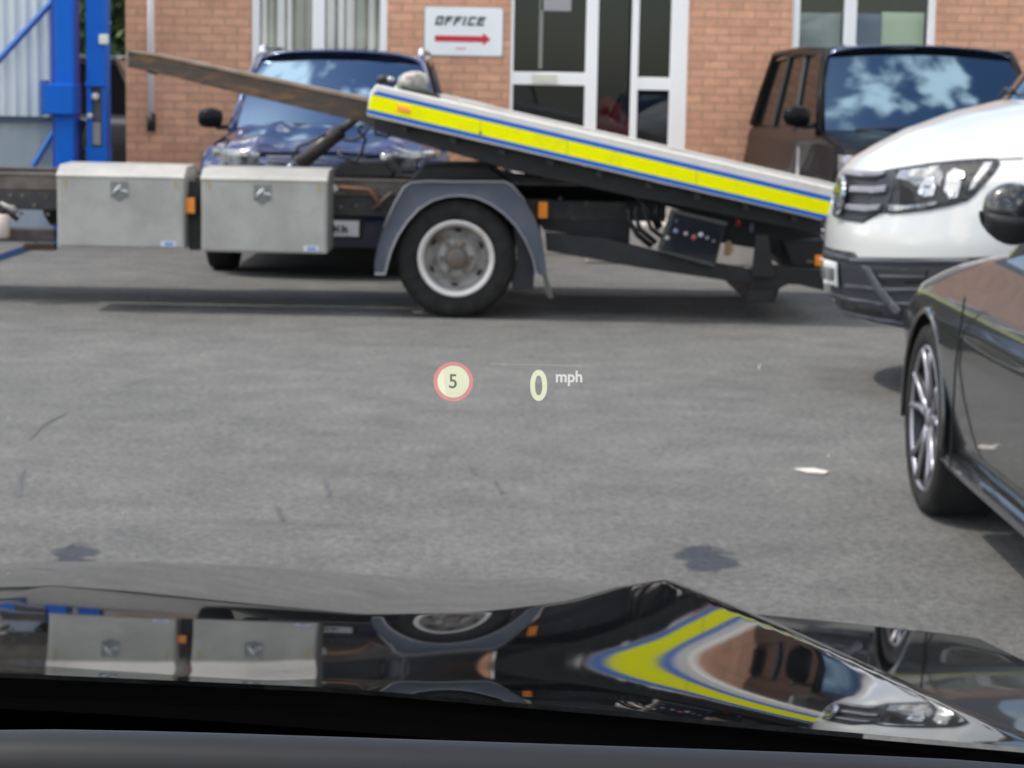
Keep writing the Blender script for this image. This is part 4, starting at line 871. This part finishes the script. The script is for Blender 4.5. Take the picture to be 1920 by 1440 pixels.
B().box(x0, x1, Yg - .07, Yg - .032, zm - .03, zm + .02).build('middle_rail', mat('rail_dark', (.03,.05,.09), .6), gt)
B().box(x0, x1, Yg - .07, Yg - .032, .04, .10).build('bottom_rail', M_gateblue, gt)
B().tube([pp(-120,240,Yg-.09), pp(112,-12,Yg-.09)], .03, 4).build('brace', M_gatebrace, gt)
B().tube([pp(62,312,Yg-.09), pp(102,245,Yg-.09)], .028, 4).build('brace', M_gatebrace, gt)
def post(xa, xb, Y, dep, lab, grp='blue steel gate posts'):
    X0_, X1_ = pp(xa,150,Y).x, pp(xb,150,Y).x
    t = thing('gate_post', lab, 'post', ((X0_+X1_)/2, Y, 0), grp); return t, X0_, X1_
t, a, c_ = post(104, 137, GYy, .3, 'blue steel gate post carrying a wide blue box beside the sheeted gate')
B().box(a, c_, GYy, GYy + .30, 0, 4).build('column', M_gateblue, t, bevel=.008)
z0_, z1_ = pp(100,214,GYy-.12).z, pp(100,157,GYy-.12).z
o = B().box(pp(83,190,GYy-.12).x, pp(137,190,GYy-.12).x, GYy - .12, GYy + .25, z0_, z1_).build('lock_box', M_gateblue, t, bevel=.01)
B().box(pp(74,190,GYy-.02).x, pp(84,190,GYy-.02).x - .01, GYy - .02, GYy + .2, z0_ - .01, z1_ + .03).build('box_flange', M_gatebrace, o)
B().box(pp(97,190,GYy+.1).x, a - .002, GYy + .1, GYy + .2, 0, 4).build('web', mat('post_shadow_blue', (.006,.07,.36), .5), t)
t, a, c_ = post(162, 197, GYy + .1, .3, 'blue steel post with open slot mechanism and small white cap, beside brick corner')
zs0, zs1 = pp(180,276,GYy+.1).z, pp(180,160,GYy+.1).z
q = B(); Yp = GYy + .1
q.box(a, c_, Yp, Yp + .25, zs1, 4); q.box(a - .01, c_ + .01, Yp, Yp + .25, 0, zs0)
q.box(a, a + .045, Yp, Yp + .25, zs0, zs1); q.box(c_ - .03, c_, Yp, Yp + .25, zs0, zs1); q.build('column', M_gateblue, t)
B().box(a - .012, c_ + .012, Yp - .02, Yp - .002, zs1 - .01, zs1 + .03).build('slot_hood', M_gateblue, t, bevel=.004)
B().box(a + .046, c_ - .031, Yp + .06, Yp + .10, zs0, zs1).build('slot_plate', mat('slot_plate', (.11,.11,.10), .6), t)
B().box(pp(172,240,Yp).x, pp(188,240,Yp).x, Yp + .02, Yp + .05, zs0 + .02, pp(180,230,Yp).z).build('slider', mat('slider_grey', (.26,.25,.23), .5, .3), t)
B().lathe([(0,-.01),(.03,-.01),(.035,.03)], pp(178,181,Yp), (0,1,0), 16).build('roller', M_cream, t, True)
B().lathe([(0,-.02),(.022,-.02),(.026,.02)], pp(168,217,Yp-.02), (0,1,0), 14).build('knob', M_cream, t, True)
p = pp(195,74,Yp-.03); B().box(p.x - .045, p.x + .04, Yp - .05, Yp - .003, p.z - .045, p.z + .045).build('sensor_cap', mat('cap_ivory', (.72,.72,.58), .4), t, bevel=.015)
B().tube([pp(148,330,GYy+.3), pp(146,260,GYy+.3), pp(156,225,GYy+.3)], .035, 8).build('cable', M_black, t, True)
P0 = gp(-90,518); P1 = gp(52,470)
b = B(); dv = (P1 - P0); nrm_ = Vector((-dv.y, dv.x, 0)).normalized()*.5
b.prism([P0, P1, P1 + Vector((0,.35,0)), P0 + Vector((0,.35,0))], (0,0,.05)); tag(b.build('floor_ramp', M_gatebrace, None, bevel=.008), 'flat blue steel floor plate on the ground at the far left', 'ramp')

D3 = 22.0
Mp = frame((XL - .15 - 4.4, D3 + .9, 0), 180)
pk = thing('grey_car', 'dark grey four by four parked behind the blue posts', 'car', (pp(190,200,D3).x, D3 + 1, 0))
body(Mp, [(.30,.10,.90,.35),(.5,.0,.95,.4),(.85,.02,.95,.42),(1.0,.10,.92,.5),(1.06,.4,.88,.6),(1.10,.95,.82,.5)], 4.4, (.9, 3.75), .40, 'body', M_greypaint, pk, n=3.2)
greenhouse(Mp, (.84,.68,1.1,1.7,4.1,4.38,1.08,1.66,.14), pk, M_greypaint, M_cabglass)
for s_ in (-1, 1): simple_wheel(Mp, s_*.93, .9, pk, sgn=s_, r=.37); simple_wheel(Mp, s_*.93, 3.75, pk, sgn=s_, r=.37)
D4 = 31.0
Mw = frame((pp(158,40,D4).x - 1.03, D4, 0), -90 + 12.5)
wv = thing('white_vehicle', 'white high roofed vehicle glimpsed between the two blue posts', 'van', (pp(40,40,D4).x, D4 + 2, 0))
body(Mw, [(.3,.1,.9,.4),(.6,0,1,.5),(1.0,.05,.98,.5),(1.2,.5,.9,.6)], 5, (.9,4.0), .4, 'body', M_whitepaint, wv)
greenhouse(Mw, (.95,.6,.6,1.5,2.2,2.3,1.2,2.35,.3), wv, M_whitepaint, M_cabglass)
B(Mw).box(-.97, .97, 2.2, 4.95, 1.1, 2.6).build('load_body', M_whitepaint, wv, bevel=.15)
for s_ in (-1, 1): simple_wheel(Mw, s_*.96, .9, wv, sgn=s_); simple_wheel(Mw, s_*.96, 4.0, wv, sgn=s_)

gs = B(); gs.add([(-40,36,.02),(-3.9,36,.02),(-3.9,44,1.9),(-40,44,1.9),(-3.9,75,3.0),(-40,75,3.0)], [(0,1,2,3),(3,2,4,5)]); struct(gs.build('grass_bank', M_grass))
def tree(x, y, z, h, r, lab, seed):
    rnd = random.Random(seed)
    t = thing('tree', lab, 'tree', (x, y, z), 'dark trees beyond the grass bank')
    tr = B(); tr.tube([(x,y,z-.2),(x+.1,y,z+h*.25),(x-.05,y,z+h*.55),(x+.1,y,z+h*.85)], [.22,.17,.11,.04], 8)
    for k in range(9):
        a = rnd.uniform(0, 6.28); hz = z + h*rnd.uniform(.25,.7); tr.tube([(x,y,hz),(x+math.cos(a)*r*.4,y+math.sin(a)*r*.4,hz+h*.1),(x+math.cos(a)*r*.75,y+math.sin(a)*r*.75,hz+h*.2)], [.07,.045,.015], 5)
    tr.build('trunk', M_bark, t, True)
    cb = B(); cl = [Vector((x + rnd.gauss(0,r*.42), y + rnd.gauss(0,r*.42), z + h*rnd.uniform(.0,1.0))) for _ in range(64)]
    for c0 in cl:
        rr = rnd.uniform(.25,.62)*r*.55
        for _ in range(130):
            d = Vector((rnd.gauss(0,1), rnd.gauss(0,1), rnd.gauss(0,.8))).normalized()*rr*rnd.uniform(.45,1); p = c0 + d; s_ = rnd.uniform(.08,.16)
            u = Vector((rnd.gauss(0,1), rnd.gauss(0,1), rnd.gauss(0,1))).normalized(); v_ = u.cross(d.normalized() + Vector((.01,0,.02))).normalized()
            cb.add([p - u*s_, p + v_*s_*.6, p + u*s_, p - v_*s_*.6], [(0,1,2,3)])
    cb.build('crown', M_leaf, t)
tree(-9.3, 46, 1.9, 6.0, 3.0, 'tall dark green tree just left of the brick corner', 1)
tree(-7.6, 48, 2.0, 6.0, 3.2, 'dark green tree partly behind the brick building corner', 2)
tree(-13.0, 50, 2.0, 7.5, 3.4, 'dark green tree seen above the gap between the blue posts', 3)

# ---------------------------------------------------------------- own car (the camera sits at its driver's eye)
oc = thing('own_car', 'glossy black car whose bonnet and dashboard fill the foreground', 'car', (-.4, 1, 0))
CXc = -.42
def crestx(Y): return .146 + (2.01 - Y)*.151
def smooth(t): t = min(max(t, 0), 1); return t*t*(3-2*t)
def lerpt(pts, x):
    if x <= pts[0][0]: return pts[0][1]
    for a, c_ in zip(pts, pts[1:]):
        if x <= c_[0]: return a[1] + (c_[1]-a[1])*(x-a[0])/(c_[0]-a[0])
    return pts[-1][1]
def half(X): return X if X >= CXc else 2*CXc - X
def creaseY(X): return lerpt([(-.48,1.93),(-.35,1.87),(-.12,1.69),(-.03,1.705),(.05,1.81),(.10,1.93),(.146,2.00),(.3,2.03)], half(X))
def slope(Y, X, cy, yc):
    h = half(X); q = Y - cy
    wq = lerpt([(-.15,.07),(.04,.28),(.12,.37)], h)
    base = lerpt([(-.4,.1465),(-.12,.1448),(.03,.1378),(.13,.1335),(.22,.128)], h) + lerpt([(-.15,.010),(-.05,.018),(.05,.039)], h)*max(0, 1 - q/wq)**2.2
    base += .061*max(0, Y - 1.46)*lerpt([(-.48,.25),(-.15,1),(-.06,1),(.10,.1)], h)
    s1 = lerpt([(-.3,.172),(-.1,.182),(.05,.188),(.146,.25)], h) + .03*max(0, Y - yc)
    v = base + (s1 - base)*smooth((Y - yc + .012)/.03)
    ye = 2.42 - .04*smooth((-.12 - h)/.35)
    return v + 1.8*max(0, (Y - ye)/.3)**1.5
def bonnet_col(X):
    """heights of one lengthwise section, integrated from the cowl forward"""
    cy = cowlY(X); yc = creaseY(X); n = 200; out = []; z = .0; y0 = cy; dy = (2.75 - cy)/n
    # start height so that every section lies on the same gently falling plane
    z = 1.083 - .142*(cy - 1.30)
    for i in range(n + 1):
        Y = cy + dy*i; d = half(X) - crestx(Y); zz = z
        if d > 0: zz -= .034*smooth(d/.08) + .10*max(0, d-.05) + .3*max(0, d-.26)**2
        out.append(Vector((X, Y, zz))); z -= slope(Y + dy/2, X, cy, yc)*dy
    return out
def cowlY(X): return lerpt([(-.45,1.295),(-.3,1.28),(-.1,1.245),(.05,1.18),(.15,1.13),(.48,.98)], half(X))
nX = 220
X0c, X1c = 2*CXc - .46, .46
colsb = [bonnet_col(X0c + (X1c - X0c)*j/nX) for j in range(nX + 1)]
def cowl_z(X): return bonnet_col(X)[0].z
B().strip(colsb).build('bonnet', M_owncar, oc, True)
b = B()
b.box(2*CXc - .46, .46, 2.45, 2.58, .3, .62); b.build('front_bumper', M_owncar, oc, bevel=.04)
# cowl, black scuttle behind the bonnet
nc = 40; rows = []
for dy, dz in ((.004,-.004),(-.004,-.05),(-.10,-.055),(-.30,-.05)):
    rows.append([Vector((X0c + (X1c-X0c)*j/nc, cowlY(X0c + (X1c-X0c)*j/nc) + dy, cowl_z(X0c + (X1c-X0c)*j/nc) + dz)) for j in range(nc+1)])
B().strip(rows).build('cowl', M_cowl, oc)
# windscreen: raked and gently curved; black printed band along its foot
def ws(X, t):
    k = (X - CXc)/.8; Y = 1.13 - .20*k*k + (.30 - 1.13 + .12*k*k)*t; return Vector((X, Y, 1.105 + .50*t + .0*k))
XW0, XW1 = CXc - .78, CXc + .78
B().strip([[ws(XW0 + (XW1-XW0)*j/30, i/16) for j in range(31)] for i in range(17)]).build('windscreen', M_clear, oc, True)
B().strip([[ws(XW0 + (XW1-XW0)*j/30, t) + Vector((0,-.003,-.002)) for j in range(31)] for t in (-.03, .035)]).build('screen_border', M_cowl, oc)
# dashboard: padded top with a soft rolled edge
def dashrow(dy, z): return [Vector((XW0 + (XW1-XW0)*j/30, ws(XW0 + (XW1-XW0)*j/30, 0).y + dy, z - .0*j)) for j in range(31)]
rows = [dashrow(-.01, 1.075), dashrow(-.10, 1.082), dashrow(-.20, 1.088), dashrow(-.26, 1.105), dashrow(-.30, 1.118), dashrow(-.36, 1.122), dashrow(-.42, 1.118), dashrow(-.47, 1.10), dashrow(-.50, 1.06), dashrow(-.52, .8)]
B().strip(rows).build('dashboard', M_dash, oc, True)
hood = [(.97,1.07),(.90,1.13),(.84,1.170),(.80,1.192),(.788,1.200),(.780,1.2045),(.772,1.2065),(.765,1.2055),(.760,1.2020),(.756,1.1960),(.753,1.187),(.752,1.17),(.752,1.08)]
B().strip([[Vector((-.34 + .68*j/20, Y, z + .0055 - .010*(j/20) - .05*abs(-1 + 2*j/20)**6)) for j in range(21)] for Y, z in hood]).build('instrument_hood', M_dash, oc, True)
# roof and pillars
B().strip([[Vector((CXc + u*.62, y, z + .03*(1-u*u))) for u in (-1,-.6,-.2,.2,.6,1)] for y, z in ((.28,1.61),(-.2,1.66),(-1.0,1.67),(-1.8,1.60))]).build('roof', M_owncar, oc, True, solid=.04)
for s_ in (-1, 1):
    B().tube([(CXc + s_*.80, 1.06, 1.08), (CXc + s_*.72, .6, 1.36), (CXc + s_*.63, .22, 1.60)], .035, 8).build('pillar', M_black, oc, True)
    B().box(CXc + s_*.90, CXc + s_*.82, -2.0, 1.35, .35, 1.04).build('door', M_owncar, oc, bevel=.03)
    for yv in (1.95, -.95):
        wc = Vector((CXc + s_*.90, yv, .35)); B().lathe([(.24,0),(.30,-.01),(.35,.03),(.35,.2),(.24,.2)], wc, (-s_,0,0), 32).build('wheel', M_tyre, oc, True)
B().box(CXc - .8, CXc + .8, -2.6, -1.95, .35, 1.2).build('tailgate', M_owncar, oc, bevel=.05)
for xx in (0, 2*CXc):
    B().box(xx - .24, xx + .24, -.62, -.45, .5, 1.12).build('seat', M_black, oc, bevel=.06)

# ---------------------------------------------------------------- head-up display thrown on the windscreen glass
hu = thing('head_up_display', 'head-up display glowing on the windscreen with speed limit five and 0 mph', 'display', (0, .7, 1.35))
def onscreen(px, py, off=.004):
    d = ray(px, py); P = ws(-.0, 0); # intersect with the raked plane of the glass near the driver
    k = (0 - CXc)/.8
    a = ws(0, .3); bq = ws(0, .7); e1 = (bq - a).normalized(); n_ = Vector((0, -e1.z, e1.y)).normalized(); n_ = n_ if n_.y < 0 else -n_
    t = (a + n_*off - CAM).dot(n_)/d.dot(n_); return CAM + d*t
def flat(name, polys, m, parent, off=.004):
    b = B()
    for q in polys:
        b.add([onscreen(x, y, off) for x, y in q], [list(range(len(q)))])
    return b.build(name, m, parent)
def annulus(cx, cy, r0, r1, n=48):
    return [[(cx+r0*math.cos(2*math.pi*k/n), cy+r0*math.sin(2*math.pi*k/n)), (cx+r1*math.cos(2*math.pi*k/n), cy+r1*math.sin(2*math.pi*k/n)), (cx+r1*math.cos(2*math.pi*(k+1)/n), cy+r1*math.sin(2*math.pi*(k+1)/n)), (cx+r0*math.cos(2*math.pi*(k+1)/n), cy+r0*math.sin(2*math.pi*(k+1)/n))] for k in range(n)]
flat('limit_ring', annulus(850, 715.5, 30.5, 37), M_hudr, hu, -.002)
flat('limit_disc', [[(850+30*math.cos(2*math.pi*k/48), 715.5+30*math.sin(2*math.pi*k/48)) for k in range(48)]], M_hudy, hu, -.002)
def hudtext(s_, cx, base, hpx, m, name, off, sx=1.0, offs=0):
    c = bpy.data.curves.new('t', 'FONT'); c.body = s_; c.size = 1; c.align_x = 'CENTER'; c.offset = offs
    t = bpy.data.objects.new('t', c); COL.objects.link(t); bpy.context.view_layer.update()
    me = bpy.data.meshes.new_from_object(t.evaluated_get(bpy.context.evaluated_depsgraph_get())); bpy.data.objects.remove(t)
    hh = max(v.co.y for v in me.vertices) ; sc = hpx/hh
    for v in me.vertices: v.co = onscreen(cx + v.co.x*sc*sx, base - v.co.y*sc, off)
    me.materials.clear(); me.materials.append(m); o = bpy.data.objects.new(name, me); COL.objects.link(o); setparent(o, hu); return o
M_hudd = bpy.data.materials.new('display_shade'); M_hudd.use_nodes = True
_t = M_hudd.node_tree; _t.nodes.clear(); _a = _t.nodes.new('ShaderNodeBsdfTransparent'); _a.inputs[0].default_value = (.22,.24,.26,1); _o = _t.nodes.new('ShaderNodeOutputMaterial'); _t.links.new(_a.outputs[0], _o.inputs[0])
hudtext('5', 849.5, 727.5, 26, M_hudd, 'limit_digit', -.0012, .95, .012)
hudtext('0', 1010, 749.5, 56, M_hudy, 'speed_digit', -.002, .84, .020)
hudtext('mph', 1067, 716, 21, M_hudw, 'unit_text', -.002, .98, .025)
flat('thin_line', [[(919,681.4),(1091,684.6),(1091,687),(919,683)]], M_hudl, hu, -.002)
